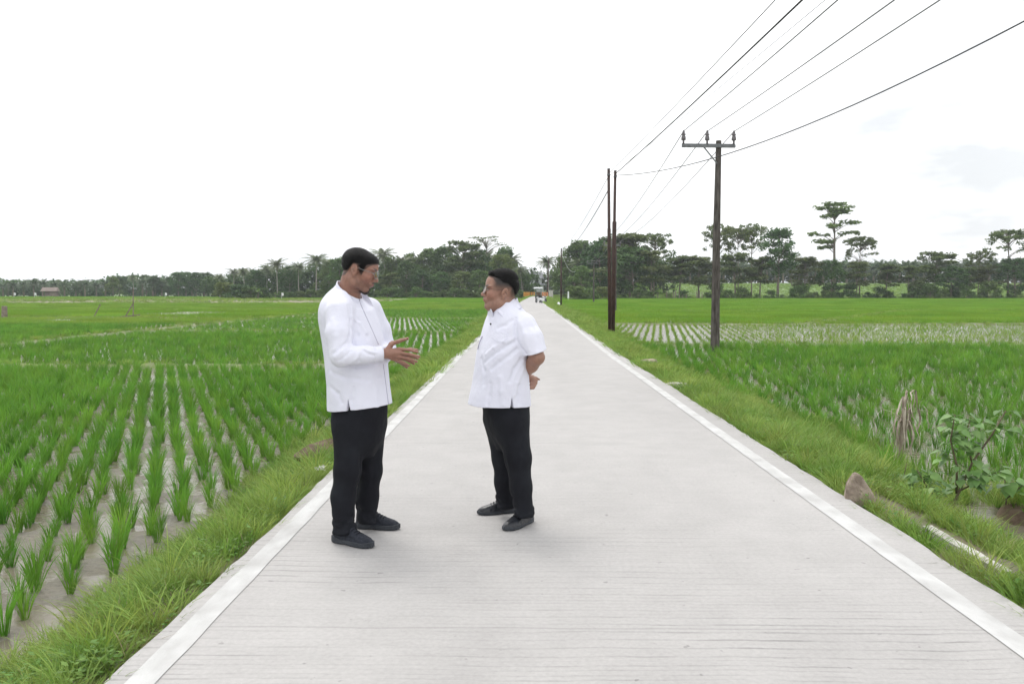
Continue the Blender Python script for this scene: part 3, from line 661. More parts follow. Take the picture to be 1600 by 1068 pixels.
# withered plant: a stump of dry leaves folded downward
base = at_z(1405, 730, -.40); root = tag(empty('withered_plant', (base[0], base[1], -.44)), 'withered plant with brown dried leaves hanging down its stalk on the right verge', 'plant')
m = MB(); m.tube([(0, 0, 0), (.01, 0, .3), (.03, 0, .62), (.06, .0, .88)], [.030, .026, .020, .012], 10); m.build('stalk', M['dry'], root, True)
r = random.Random(9)
M['dry_pale'] = mat('bleached_dry_leaf', (.40, .35, .28), (.60, .54, .45), 14, .85, .3, 60, stretch=(3, 3, .6))
for k in range(34):
    az = r.uniform(0, 6.28); z0 = r.uniform(.5, .86); ln = r.uniform(.30, .66); out_ = r.uniform(.015, .13); wd = r.uniform(.005, .017); free = k > 27
    if free: out_ = r.uniform(.22, .34); ln = r.uniform(.25, .4); wd = .006
    V = []; n_ = 9; sd_ = np.array([-math.sin(az), math.cos(az), 0]); od = np.array([math.cos(az), math.sin(az), 0])
    for i in range(n_ + 1):
        t_ = i / n_; o_ = .02 + out_ * (1 - (1 - min(1, t_ * 2.2)) ** 2) + .02 * math.sin(t_ * 9 + k); zz = z0 + .06 * math.sin(min(1, t_ * 2.5) * math.pi) - ln * max(0, t_ - .18) * (1 if not free else .6 * t_)
        c = od * o_ + np.array([z0 * .06, 0, zz]); tw = r.uniform(-.5, .5); sv = sd_ * math.cos(tw) + od * math.sin(tw); ww = wd * (1 - .75 * abs(t_ - .4))
        V += [c - sv * ww, c + od * .004, c + sv * ww]
    m = MB(); m.add(V, [[3 * i + j, 3 * i + j + 1, 3 * i + j + 4, 3 * i + j + 3] for i in range(n_) for j in (0, 1)]); m.build('dry_leaf', M['dry'] if k % 3 else M['dry_pale'], root)
# broad leaved sapling
def leaf_shape(c, d, s, up, L_=None):
    """heart shaped leaf: base at c, pointing along d, size s"""
    d = d / np.linalg.norm(d); sd_ = np.cross(d, up); sd_ /= np.linalg.norm(sd_); nn = np.cross(sd_, d)
    prof = [(-.06, .02), (-.10, .22), (-.02, .42), (.18, .50), (.42, .42), (.68, .24), (.88, .09)]
    V = [c]; 
    mid = [c + d * s * t_ - nn * s * .10 * t_ * t_ for t_ in (0, .2, .42, .68, .88, 1.06)]
    lft = [c + d * s * a - sd_ * s * w_ - nn * s * (.10 * max(a, 0) ** 2 - .12 * w_) for a, w_ in prof]
    rgt = [c + d * s * a + sd_ * s * w_ - nn * s * (.10 * max(a, 0) ** 2 - .12 * w_) for a, w_ in prof]
    V = mid + lft + rgt; A = 6; B = 13
    Fc = []
    for S_ in (A, B):
        q_ = [[0, S_, S_ + 1], [0, S_ + 1, S_ + 2, 1], [1, S_ + 2, S_ + 3], [1, S_ + 3, S_ + 4, 2], [2, S_ + 4, S_ + 5, 3], [3, S_ + 5, S_ + 6, 4], [4, S_ + 6, 5]]
        Fc += q_ if S_ == A else [f[::-1] for f in q_]
    return V, Fc
def sapling(root, stems, nleaf, seed, size):
    r = random.Random(seed); lv = MB(); st = MB()
    for pts, rad in stems: st.tube(pts, np.linspace(rad, rad * .4, len(pts)), 7)
    st.build('stem', M['stem'], root, True)
    for pts, rad in stems:
        P_ = [np.array(p, float) for p in pts]; cum = len(P_) - 1
        for k in range(nleaf):
            t_ = r.uniform(.25, 1.0) * cum; i = min(int(t_), cum - 1); c = P_[i] + (P_[i + 1] - P_[i]) * (t_ - i)
            az = r.uniform(0, 6.28); dd = np.array([math.cos(az), math.sin(az), r.uniform(-.1, .5)]); pl = r.uniform(.05, .13); tip = c + dd * pl
            mbx = MB(); mbx.tube([c, c + dd * pl * .6 + np.array([0, 0, .01]), tip], .0025, 4); lv.add(mbx.V, mbx.F)
            d2 = np.array([math.cos(az + r.uniform(-.5, .5)), math.sin(az + r.uniform(-.5, .5)), r.uniform(-1.0, -.05)])
            V, Fc = leaf_shape(tip, d2, size * r.uniform(.6, 1.2), np.array([r.uniform(-.4, .4), r.uniform(-.4, .1), 1.0])); lv.add(V, Fc)
    lv.build('foliage', M['broad'], root, True)
bs = at_z(1480, 800, -.35)
root = tag(empty('sapling', (bs[0], bs[1], -.42)), 'broad leaved green sapling leaning right over the verge beside the mud bank', 'plant')
sapling(root, [([(0, 0, 0), (.12, .05, .24), (.24, .08, .48), (.40, .08, .72), (.52, .1, .92)], .014), ([(.10, .05, .22), (.08, .02, .46), (.02, .02, .68), (.04, 0, .90)], .011), ([(.0, 0, .08), (-.14, .05, .26), (-.24, .05, .42)], .009), ([(.24, .08, .48), (.19, .12, .66), (.22, .1, .84)], .009), ([(.12, .05, .24), (.28, .02, .34), (.42, .0, .42)], .008)], 36, 5, .082)
bs = at_z(1560, 790, -.35)
root = tag(empty('sapling', (bs[0] - .02, bs[1] - .15, -.3)), 'small low leafy sapling drooping beside the crumbling mud bank', 'plant')
sapling(root, [([(0, 0, 0), (.0, 0, .12), (-.05, -.05, .24)], .008), ([(0, 0, .05), (.08, -.04, .15), (.14, -.05, .2)], .007)], 7, 8, .12)
bs = at_z(1425, 770, -.3)
root = tag(empty('sapling', (bs[0], bs[1] + .25, -.38)), 'little seedling plant between the withered stalk and the larger sapling', 'plant')
sapling(root, [([(0, 0, 0), (.03, 0, .15), (.06, 0, .30)], .007), ([(0, 0, .05), (.12, 0, .16), (.2, 0, .22)], .006)], 7, 12, .085)

# ---------------------------------------------------------------- trees
def quads_mesh(name, V, m, extraF=None):
    V = np.asarray(V, float).reshape(-1, 3); k = len(V) // 4
    return mesh(name, V, np.arange(k * 4).reshape(k, 4), m)
def leaf_cards(centres, radii, per, size, r, flat=.5):
    """many small leaf sprays scattered through clumps; returns 4 corners per card"""
    out_ = []
    for c, rad in zip(centres, radii):
        n_ = int(per); d = r.normal(0, 1, (n_, 3)); d /= np.linalg.norm(d, axis=1)[:, None]
        p = np.array(c) + d * np.array(rad) * (r.random(n_) ** .45)[:, None]
        a = r.normal(0, 1, (n_, 3)); a[:, 2] *= flat; a /= np.linalg.norm(a, axis=1)[:, None]
        b_ = r.normal(0, 1, (n_, 3)); b_[:, 2] *= flat; b_ -= a * (a * b_).sum(1)[:, None]; b_ /= np.linalg.norm(b_, axis=1)[:, None] + 1e-9
        s = size * r.uniform(.5, 1.3, n_)[:, None]
        out_.append(np.stack([p - a * s, p - b_ * s * .55, p + a * s, p + b_ * s * .55], 1))
    return np.concatenate(out_).reshape(-1, 3)
def coconut(seed, h, droop=1.0, nf=24, fl=4.2):
    r = random.Random(seed); lean = r.uniform(-.8, .8); tr = MB()
    pts = [(lean * (t_ ** 2), .3 * math.sin(t_ * 3), h * t_ - .3) for t_ in np.linspace(0, 1, 8)]
    tr.tube(pts, [.24, .17, .15, .14, .13, .13, .125, .13], 8); top = np.array(pts[-1])
    V = []; F4 = []
    for k in range(nf):
        az = k * 2.399 + r.uniform(-.2, .2); q = k / (nf - 1); el_ = R(80) - R(118) * q ** .85 + r.uniform(-.12, .12)
        ln = fl * r.uniform(.85, 1.1) * (.72 if q > .88 or q < .1 else 1); n_ = 20; p = top.copy(); d_el = el_
        spine = [p.copy()]
        for i in range(n_):
            d_el -= droop * (.055 + .02 * q) * (i / n_ + .4); p = p + np.array([math.cos(az) * math.cos(d_el), math.sin(az) * math.cos(d_el), math.sin(d_el)]) * ln / n_; spine.append(p.copy())
        side = np.array([-math.sin(az), math.cos(az), 0])
        for i in range(1, n_ + 1):
            u = (spine[i] - spine[i - 1]); u /= np.linalg.norm(u); up = np.cross(side, u); t_ = i / n_
            L_ = .78 * math.sin(min(1, .25 + t_ * .95) * math.pi) ** .6 + .12; wd = .085
            for sg in (-1, 1):
                dr = side * sg * .75 + u * .55 - np.array([0, 0, 1]) * (.32 + .25 * r.random()) + up * .12; dr /= np.linalg.norm(dr); b_ = spine[i]
                V += [b_ - u * wd, b_ + dr * L_ * .55 - u * wd * .8, b_ + dr * L_, b_ + u * wd]
        wv_ = .035
        for i in range(0, n_, 4):
            j = min(i + 4, n_); V += [spine[i] - side * wv_, spine[j] - side * wv_ * .7, spine[j] + side * wv_ * .7, spine[i] + side * wv_]
    return tr, quads_mesh('crown', V, M['palm_leaf'])
def oil_palm(seed, h):
    r = random.Random(seed); tr = MB(); tr.tube([(0, 0, -.3), (.05, 0, h * .5), (0, 0, h)], [.4, .36, .34], 9)
    V = []; top = np.array([0, 0, h])
    for k in range(30):
        az = k * 2.399; q = k / 29; el_ = R(82) - R(110) * q + r.uniform(-.1, .1); ln = 4.2 * r.uniform(.85, 1.1); n_ = 14; p = top + np.array([math.cos(az), math.sin(az), 0]) * .2; de = el_; side = np.array([-math.sin(az), math.cos(az), 0]); sp = [p.copy()]
        for i in range(n_):
            de -= .12 * (i / n_ + .3); p = p + np.array([math.cos(az) * math.cos(de), math.sin(az) * math.cos(de), math.sin(de)]) * ln / n_; sp.append(p.copy())
        for i in range(2, n_ + 1):
            u = (sp[i] - sp[i - 1]); u /= np.linalg.norm(u); L_ = .75 * math.sin(min(1, .2 + i / n_ * .95) * math.pi) ** .5 + .1
            for sg in (-1, 1):
                dr = side * sg * .8 + u * .5 - np.array([0, 0, 1]) * r.uniform(.1, .6); dr /= np.linalg.norm(dr)
                V += [sp[i] - u * .13, sp[i] + dr * L_ * .5 - u * .11, sp[i] + dr * L_, sp[i] + u * .13]
    return tr, quads_mesh('crown', V, M['oilpalm_leaf'])
def limb_tree(seed, h, crown_r, crown_h, m, nclump, per, size, clump=(1.1, .8), base=.35, trunk=.28, shape='round', flat=.6, fork=3):
    """tapered trunk with limbs that carry clumps of small leaf sprays"""
    r = random.Random(seed); rn = np.random.default_rng(seed); tr = MB()
    lean = (r.uniform(-.05, .05) * h, r.uniform(-.05, .05) * h)
    tp = [(lean[0] * t_ ** 1.5, lean[1] * t_ ** 1.5, h * .94 * t_ - .3) for t_ in np.linspace(0, 1, 6)]
    tr.tube(tp, np.linspace(trunk, trunk * .2, 6), 8)
    cs, rs = [], []
    for k in range(nclump):
        az = k * 2.399 + r.uniform(-.5, .5); q = (k + .5) / nclump
        if shape == 'round':
            zz = h - crown_h * (1 - r.random() ** .8) * .98; v = (zz - (h - crown_h)) / crown_h; rr = crown_r * math.sqrt(max(.02, 1 - (2 * v - 1) ** 2 * .95)) * math.sqrt(r.uniform(.08, 1))
        elif shape == 'dome':
            zz = h - crown_h * r.random() ** 1.3; v = (h - zz) / crown_h; rr = crown_r * math.sqrt(min(1, .12 + v)) * math.sqrt(r.uniform(.05, 1))
        elif shape == 'layers':
            rb = random.Random(seed * 100 + k // 4); v = rb.random() ** .8; az = rb.uniform(0, 6.28) + r.uniform(-.3, .3); ln_ = crown_r * (1.05 - .5 * v) * rb.uniform(.55, 1.1); f_ = (.30, .58, .82, 1.0)[k % 4]; rr = ln_ * f_; zz = h - crown_h * (1 - v) + .16 * rr - .02 * rr * rr + r.uniform(-.25, .25) - .4
        else:                                                                    # umbrella
            zz = h - crown_h * (r.random() ** 1.6) * .8; rr = crown_r * math.sqrt(r.uniform(.05, 1)); zz -= crown_h * .25 * (rr / crown_r) ** 2
        t_ = min(.98, max(base, (zz - .35 * rr) / h)); c = np.array([lean[0] * t_ ** 1.5 + rr * math.cos(az), lean[1] * t_ ** 1.5 + rr * math.sin(az), zz])
        cs.append(c); e = clump[0] * r.uniform(.7, 1.3); rs.append((e, e, clump[1] * r.uniform(.7, 1.3)))
        if k % max(1, nclump // 26) == 0:
            b0 = np.array([lean[0] * t_ ** 1.5, lean[1] * t_ ** 1.5, h * .94 * t_]); mid = (b0 + c) / 2 + np.array([0, 0, .12 * rr]); tr.tube([b0, mid, c], [trunk * .32, trunk * .2, trunk * .07], 5)
    return tr, quads_mesh('crown', leaf_cards(cs, rs, per, size, rn, flat), m)
def banana(seed):
    r = random.Random(seed); tr = MB(); tr.tube([(0, 0, -.2), (0, 0, 1.2), (.05, 0, 2.3)], [.16, .13, .08], 8); V = []
    for k in range(9):
        az = k * 2.4; ln = r.uniform(1.6, 2.3); p = np.array([0, 0, 2.2]); de = R(75) - R(60) * k / 8; side = np.array([-math.sin(az), math.cos(az), 0]); pr = []
        for i in range(9):
            pr.append((p.copy(), .32 * math.sin(min(1, .08 + i / 8 * .92) * math.pi) ** .6 + .02)); de -= .16; p = p + np.array([math.cos(az) * math.cos(de), math.sin(az) * math.cos(de), math.sin(de)]) * ln / 8
        for (a, wa), (b_, wb_) in zip(pr, pr[1:]): V += [a - side * wa, b_ - side * wb_, b_ + side * wb_, a + side * wa]
    return tr, quads_mesh('crown', V, M['banana'])
PROTO = {}
def proto(key, name, pair, bark, ref_h):
    tr, cm_ = pair; PROTO[key] = (name, mesh('trunk', np.array(tr.V), tr.F, bark, True), cm_, ref_h)
for i in range(4): proto('coco%d' % i, 'coconut_palm', coconut(40 + i, 11.5, 1.0 + .15 * i, 25 + i, 4.3), M['palm_bark'], 15.2)
for i in range(3): proto('oil%d' % i, 'oil_palm', oil_palm(60 + i, 5.0), M['bark'], 8.8)
for i in range(3): proto('dark%d' % i, 'broadleaf_tree', limb_tree(80 + i, 13, 4.6, 10.5, M['leaf_dark'], 70, 62, .34, (1.25, .95), .2), M['bark'], 13.6)
for i in range(3): proto('mid%d' % i, 'broadleaf_tree', limb_tree(90 + i, 13, 4.8, 10.5, M['leaf_mid'], 70, 62, .34, (1.2, .9), .2, shape='dome'), M['bark'], 13.6)
for i in range(2): proto('light%d' % i, 'broadleaf_tree', limb_tree(100 + i, 12, 6.2, 9.5, M['leaf_light'], 95, 58, .33, (1.3, .8), .2, shape='dome'), M['bark'], 12.5)
for i in range(2): proto('round%d' % i, 'broadleaf_tree', limb_tree(110 + i, 16, 4.4, 10, M['leaf_dark'], 60, 75, .32, (1.25, 1.0), .35, .35), M['bark'], 16.6)
for i in range(3): proto('layer%d' % i, 'layered_tree', limb_tree(120 + i, 14, 5.6, 9, M['leaf_olive'], 84, 60, .34, (1.3, .62), .3, .24, 'layers', .45), M['bark'], 14.2)
for i in range(2): proto('tall%d' % i, 'tall_sparse_tree', limb_tree(130 + i, 24, 5.2, 13.5, M['leaf_mid'], 72, 40, .34, (.95, .55), .45, .34, 'layers', .5), M['bark'], 24.2)
for i in range(2): proto('umb%d' % i, 'umbrella_tree', limb_tree(140 + i, 18, 5.2, 6.0, M['leaf_olive'], 62, 40, .33, (1.0, .48), .58, .26, 'umbrella', .45), M['bark'], 18.2)
proto('bare0', 'umbrella_tree', limb_tree(150, 19, 6.2, 3.2, M['leaf_olive'], 34, 16, .3, (1.2, .22), .7, .24, 'umbrella', .35), M['bark'], 19.1)
for i in range(3): proto('bush%d' % i, 'bush', limb_tree(160 + i, 3.4, 2.6, 3.2, M['leaf_dark' if i == 0 else 'leaf_mid'], 30, 60, .22, (.85, .6), .05, .1, 'dome'), M['bark'], 3.8)
proto('bushl', 'bush', limb_tree(170, 3.4, 2.8, 3.2, M['leaf_light'], 30, 60, .22, (.85, .6), .05, .1, 'dome'), M['bark'], 3.8)
proto('banana', 'banana_plant', banana(4), M['bark'], 3.6)
rt = random.Random(77)
def tree(key, px, top, Y, label, group=None, cat=None, wide=1.0):
    if key.startswith('coco'): wide = wide * 1.3
    """stand a tree at distance Y under photo column px with its top at photo row top"""
    name, tm, cmn, ref = PROTO[key]
    p = at_y(px, top, Y); g = gz(p[0], Y); s = (p[2] - g) / ref
    root = empty(name, (p[0], Y, g - .05), rt.uniform(0, 6.28)); root.scale = (s * wide, s * wide, s)
    obj('trunk', tm, root); obj('crown', cmn, root)
    c = cat or {'coconut_palm': 'palm tree', 'oil_palm': 'palm tree', 'bush': 'bush', 'banana_plant': 'banana plant'}.get(name, 'tree')
    return tag(root, label, c, group)
# -- far left belt (indistinguishable members share a label and a group)
G1 = 'dark palms of the far left tree belt'; LB1 = 'dark oil palm in the low tree belt on the far left horizon'
for px, tp in ((4, 440), (20, 437), (36, 436), (52, 434), (66, 436), (84, 437), (100, 438), (118, 439), (132, 437), (150, 439), (164, 438), (222, 431), (238, 430), (252, 433), (300, 428), (318, 430), (334, 426)):
    tree('oil%d' % (px % 3), px, tp - 4 + rt.uniform(-2, 2), 292 + rt.uniform(-8, 12), LB1, G1)
G2 = 'round trees of the far left tree belt'; LB2 = 'dark round-topped tree in the low tree belt on the far left horizon'
for px, tp in ((12, 437), (58, 438), (92, 437), (126, 438), (176, 429), (186, 430), (228, 429), (242, 432), (262, 430), (278, 424), (290, 423), (306, 427), (322, 426)):
    tree(('dark%d' if px % 4 else 'mid%d') % (px % 3), px, tp + rt.uniform(-2, 2), 300 + rt.uniform(-8, 14), LB2, G2, wide=1.15)
tree('coco1', 207, 424, 285, 'lone slim coconut palm rising from the far left tree belt, right of the hut')
# -- left grove: coconut palms
tree('coco0', 343, 421, 232, 'short coconut palm at the left end of the left grove, behind the bright bushes')
tree('coco2', 366, 411, 236, 'coconut palm with a narrow upright crown, left neighbour of the drooping one')
tree('coco3', 379, 409, 222, 'coconut palm with long drooping pale fronds above the dark bush')
tree('coco1', 433, 394, 218, 'wide-crowned coconut palm with a pale curved trunk left of the man in long sleeves')
tree('coco0', 467, 400, 224, 'coconut palm with hanging fronds between two taller coconut palms left of the men')
tree('coco2', 493, 384, 215, 'tallest coconut palm with a straight pale trunk just left of the man in long sleeves')
tree('coco3', 603, 373, 250, 'coconut palm standing above the canopy behind the head of the man in long sleeves')
tree('coco1', 629, 390, 240, 'coconut palm with upright fronds right of the palm behind the long sleeved man')
tree('coco0', 655, 388, 255, 'coconut palm half sunk in the leafy canopy midway between the two men')
tree('coco2', 800, 384, 246, 'coconut palm with fronds over the light tree behind the short sleeved man')
tree('coco3', 816, 407, 232, 'drooping coconut palm at the left side of the road bend, edge of the grove')
tree('coco1', 761, 379, 262, 'coconut palm top just under the flat bare umbrella tree')
tree('coco2', 856, 389, 214, 'dark upright coconut palm right of the road bend beside a steel pole')
tree('coco0', 905, 392, 226, 'coconut palm with fan fronds inside the right hand canopy near the pole with slack cable')
tree('coco3', 418, 404, 246, 'coconut palm peeping out behind the wide-crowned palm of the left grove')
tree('coco0', 1238, 385, 290, 'small distant coconut palm top left of the tall sparse tree')
# -- left grove: leafy trees
for k, (key, px, tp, Y, lab) in enumerate((
    ('dark0', 400, 422, 245, 'dark leafy tree filling the gap between the palms above the bush'),
    ('dark1', 452, 414, 240, 'dark tree with a ragged top between the two middle palms on the left'),
    ('mid1', 512, 401, 240, 'leafy tree right of the tallest palm, touching the head of the long sleeved man'),
    ('dark2', 530, 402, 232, 'dark tree directly behind the neck of the man in long sleeves'),
    ('mid0', 566, 396, 236, 'leafy tree hidden mostly behind the head of the man in long sleeves'),
    ('mid2', 612, 400, 238, 'pale green tree below the palm behind the head of the long sleeved man'),
    ('dark0', 634, 407, 228, 'dark narrow tree with drooping foliage right of the long sleeved man'),
    ('mid1', 648, 392, 252, 'rounded tree in the canopy midway between the two men'),
    ('mid0', 676, 388, 256, 'broad tree left of the dark notch in the canopy between the men'),
    ('dark2', 697, 384, 250, 'dark tree beside the flat-topped tree between the men'),
    ('layer0', 722, 376, 240, 'tall flat-topped tree with pale limbs between the two men'),
    ('dark1', 742, 388, 244, 'dark tree under the bare umbrella tree'),
    ('mid2', 788, 385, 252, 'leafy tree behind the top of the bright light green tree'),
    ('light0', 783, 398, 226, 'bright light green domed tree behind the man with short sleeves'),
    ('mid0', 818, 421, 240, 'small tree at the right end of the left grove by the road'),
    ('dark1', 660, 420, 222, 'low dark tree in the front of the grove nearer the long sleeved man'),
    ('dark0', 690, 424, 220, 'dark rounded tree like a cave mouth in the front of the grove between the men'),
    ('light1', 722, 424, 221, 'light green low tree in the front of the grove, left of the short sleeved man'),
    ('mid1', 748, 420, 219, 'leafy low tree right before the face of the man with short sleeves'),
    ('dark2', 600, 428, 221, 'dark low tree in front of the grove beside the glasses of the long sleeved man'),
    ('layer1', 610, 424, 218, 'brownish layered small tree next to the face of the long sleeved man'))):
    tree(key, px, tp, Y, lab, wide=1.25 if tp > 415 else 1.0)
tree('bare0', 757, 368, 246, 'nearly bare umbrella tree spreading highest over the grove between the men')
tree('bushl', 350, 441, 209, 'bright green bush at the left foot of the left grove', wide=1.3)
tree('bush0', 372, 444, 206, 'dark bush in the front left corner of the left grove', wide=1.5)
tree('bush1', 392, 446, 206, 'wide dark green bush under the drooping coconut palm', wide=1.5)
tree('bush0', 412, 449, 207, 'dark bush left of the little banana plant', wide=1.3)
tree('banana', 403, 448, 203, 'small banana plant with pale spreading leaves before the left bushes')
tree('banana', 430, 454, 204, 'low banana plant with leaning leaves right of the left bushes')
GB = 'undergrowth along the foot of the left grove'
for px in range(440, 830, 15):
    tree('bush%d' % (px % 3), px, 452 + rt.uniform(-4, 4), 212 + rt.uniform(-2, 4), 'low dark undergrowth shrub along the foot of the left grove', GB, wide=rt.uniform(1.0, 1.7))
# -- right of the road
for key, px, tp, Y, lab, wd in (
    ('mid1', 880, 398, 240, 'leafy tree behind the distant steel pole right of the road', 1.0),
    ('mid0', 898, 376, 232, 'tall leafy tree with a rounded top right of the distant steel pole', 1.2),
    ('layer1', 922, 380, 236, 'airy tree with separate clumps left of the steel pole pair', 1.0),
    ('dark0', 936, 376, 222, 'dark tree just left of the steel pole pair', 1.1),
    ('mid2', 908, 415, 205, 'bright low tree left of the distant concrete pole', 1.4),
    ('dark1', 958, 367, 226, 'dark dense tree right behind the steel pole pair', 1.1),
    ('layer2', 985, 363, 214, 'big layered tree with spreading horizontal boughs right of the steel pole pair', 1.35),
    ('dark2', 990, 385, 208, 'dark shaded tree under the big layered tree', 1.3),
    ('umb0', 1022, 362, 222, 'umbrella shaped tree with lacy top at the right of the big layered tree', 1.0),
    ('layer0', 1018, 392, 206, 'layered tree with a slim pale trunk under the lacy umbrella tree', 1.1),
    ('layer1', 1062, 397, 210, 'brownish flat-crowned tree midway to the crossarm pole', 1.45),
    ('layer2', 1092, 399, 208, 'brownish flat-crowned tree just left of the crossarm pole', 1.35),
    ('umb0', 1127, 349, 226, 'thin umbrella tree directly right of the crossarm pole', .75),
    ('umb1', 1155, 356, 222, 'thin umbrella tree second right of the crossarm pole', .85),
    ('umb0', 1176, 348, 224, 'thin umbrella tree with the highest flat top right of the crossarm pole', .7),
    ('layer0', 1150, 395, 206, 'brownish layered tree under the thin umbrella trees', 1.3),
    ('round0', 1217, 356, 206, 'dense dark round tree standing out above the right tree line', 1.0),
    ('layer1', 1188, 398, 208, 'layered tree left of the dense dark round tree', 1.2),
    ('tall0', 1306, 312, 214, 'tallest sparse tree with open tiers of leaves in the right tree line', 1.35),
    ('umb1', 1345, 369, 212, 'flat topped tree right of the tallest sparse tree', .95),
    ('layer2', 1258, 400, 206, 'layered tree between the round dark tree and the tallest tree', 1.25),
    ('dark1', 1300, 404, 204, 'dark tree wrapped in creepers at the foot of the tallest tree', 1.0),
    ('layer0', 1340, 408, 205, 'layered tree right of the foot of the tallest tree', 1.2),
    ('layer1', 1385, 410, 206, 'broad layered tree in the middle of the right tree line', 1.4),
    ('layer2', 1420, 414, 205, 'low layered tree right of the middle of the right tree line', 1.2),
    ('layer0', 1462, 393, 208, 'pale layered tree with bare lower limbs left of the dark bushy tree', 1.25),
    ('dark0', 1487, 415, 203, 'dark bushy tree low at the right end of the tree line', 1.35),
    ('umb0', 1530, 390, 208, 'flat umbrella tree leaning left of the last big umbrella tree', .95),
    ('umb1', 1578, 357, 206, 'last big umbrella tree at the right edge of the photo', 1.05),
    ('dark2', 1588, 402, 204, 'dark dense tree under the last umbrella tree at the right edge', 1.3),
    ('layer1', 1545, 412, 205, 'layered tree near the right edge under the flat umbrella trees', 1.1),
    ('layer2', 1515, 416, 206, 'low layered tree beside the dark bushy tree at the right end', 1.0)):
    tree(key, px, tp, Y, lab, wide=wd)
tree('bushl', 900, 447, 176, 'pale shrub between the road and the distant concrete pole', wide=1.5)
tree('bush1', 919, 448, 178, 'dusty shrub just left of the distant concrete pole', wide=1.4)
tree('bushl', 941, 448, 180, 'pale shrub just right of the distant concrete pole', wide=1.4)
tree('bush2', 997, 450, 196, 'round green bush under the big layered tree', wide=1.2)
tree('banana', 1000, 437, 200, 'banana plant with long leaves under the big layered tree')
tree('banana', 1028, 449, 199, 'yellowish banana plant at the open end of the right grove')
GH = 'hedge bushes along the far edge of the right rice field'
for px in list(range(1120, 1240, 17)) + list(range(1250, 1600, 13)):
    tree('bush%d' % rt.randint(0, 2), px + rt.uniform(-7, 7), 452 + rt.choice([-11, -4, 0, 3, 5]) + rt.uniform(-3, 3), 203 + rt.uniform(-3, 4), 'dark hedge bush along the far edge of the right rice field', GH, wide=1.05)
for px in (960, 975, 1015, 1045, 1068):
    tree('bush%d' % (px % 3), px, 456 + rt.uniform(-3, 3), 201, 'small bush in the row below the right hand grove', 'small bushes below the right hand grove', wide=1.2)
# -- woods farther back that read as one mass
def wood(name, spots, label, m, size, per):
    cs = []; rs = []; rn = np.random.default_rng(5)
    for px, tp, Y in spots:
        p = at_y(px, tp, Y); g = gz(p[0], Y); hh = p[2] - g
        for k in range(16):
            a = rn.uniform(0, 6.28); q = rn.random(); cs.append((p[0] + rn.normal(0, 2.0), Y + rn.normal(0, 2.0), g + hh * (.03 + .88 * q))); e = rn.uniform(1.2, 2.2); rs.append((e, e, e * .75))
    return tag(obj(name, quads_mesh(name, leaf_cards(cs, rs, per, size, rn, .6), m)), label, 'wood', kind='stuff')
wood('distant_wood', [(px, 437 - 8 * (px > 165) + rng.uniform(-2, 3), 322 + rng.uniform(-4, 14)) for px in range(-160, 350, 8)], 'dark wood behind the far left tree belt', M['leaf_dark'], .55, 26)
wood('grove_interior', [(px, np.interp(px, [330, 430, 520, 700, 800, 832], [432, 417, 408, 397, 400, 430]) + rng.uniform(-2, 6), 262 + rng.uniform(-4, 8)) for px in range(335, 832, 6)], 'dark inner wood behind the left grove', M['leaf_dark'], .5, 30)
wood('grove_interior', [(px, np.interp(px, [880, 900, 960, 1030, 1110], [410, 392, 380, 388, 412]) + rng.uniform(-2, 6), 246 + rng.uniform(-4, 8)) for px in list(range(884, 1042, 6))], 'dark inner wood behind the right hand grove', M['leaf_dark'], .5, 30)
wood('distant_wood', [(px, np.interp(px, [820, 850, 880], [432, 420, 424]) + rng.uniform(-2, 4), 400) for px in range(812, 890, 6)], 'hazy wood closing the view at the end of the road', M['leaf_mid'], .7, 26)
GP = 'plantation palms on the rise behind the right tree line'
for px in range(1040, 1640, 13):
    tree('oil%d' % (px % 3), px + rt.uniform(-3, 3), np.interp(px, [1040, 1130, 1250, 1600], [404, 400, 404, 399]) + rt.uniform(-4, 5), 318 + rt.uniform(-8, 14), 'dark plantation palm on the rise behind the right tree line', GP)
wood('distant_wood', [(px, np.interp(px, [1040, 1250, 1600], [410, 409, 408]) + rng.uniform(-3, 3), 338) for px in range(1030, 1800, 8)], 'dark plantation mass behind the right tree line', M['leaf_dark'], .6, 26)

# ---------------------------------------------------------------- far small things
M['thatch'] = mat('thatch', (.18, .145, .125), (.27, .225, .20), 6, .95)
M['plank'] = mat('weathered_planks', (.22, .17, .14), (.34, .28, .25), 6, .9)
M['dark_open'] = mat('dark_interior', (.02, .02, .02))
M['plaster'] = mat('grey_plaster', (.30, .31, .32), (.42, .43, .44), 2, .9)
M['roof_grey'] = mat('grey_roof', (.16, .165, .18), (.24, .245, .26), 3, .8)
M['yellow'] = mat('yellow_paint', (.55, .25, .05), (.68, .36, .08), 1.5, .7)
M['orange'] = mat('orange_paint', (.50, .19, .07), (.60, .27, .11), 1.5, .7)
M['white'] = mat('white_gloss', (.78, .78, .79), rough=.35)
M['blackp'] = mat('black_plastic', (.02, .02, .022), rough=.45)
M['tyre'] = mat('tyre_rubber', (.025, .025, .025), rough=.9)
def gable(name, m, c, w_, d, z0, h, parent, over=.4):
    x, y = w_ / 2 + over, d / 2 + over; mb = MB()
    mb.add([(-x, -y, z0), (x, -y, z0), (x, y, z0), (-x, y, z0), (-x * .92, 0, z0 + h), (x * .92, 0, z0 + h), (-x, -y, z0 + .1), (x, -y, z0 + .1), (x, y, z0 + .1), (-x, y, z0 + .1)],
           [[3, 2, 1, 0], [6, 7, 5, 4], [8, 9, 4, 5], [9, 6, 4], [7, 8, 5], [0, 1, 7, 6], [1, 2, 8, 7], [2, 3, 9, 8], [3, 0, 6, 9]])
    return mb.build(name, m, parent)
h_ = at_y(79, 466, 255); hut = tag(empty('field_hut', (h_[0], 255, gz(h_[0], 255)), R(14)), 'small wooden field hut with a brown thatched roof on the far left', 'hut')
m = MB()
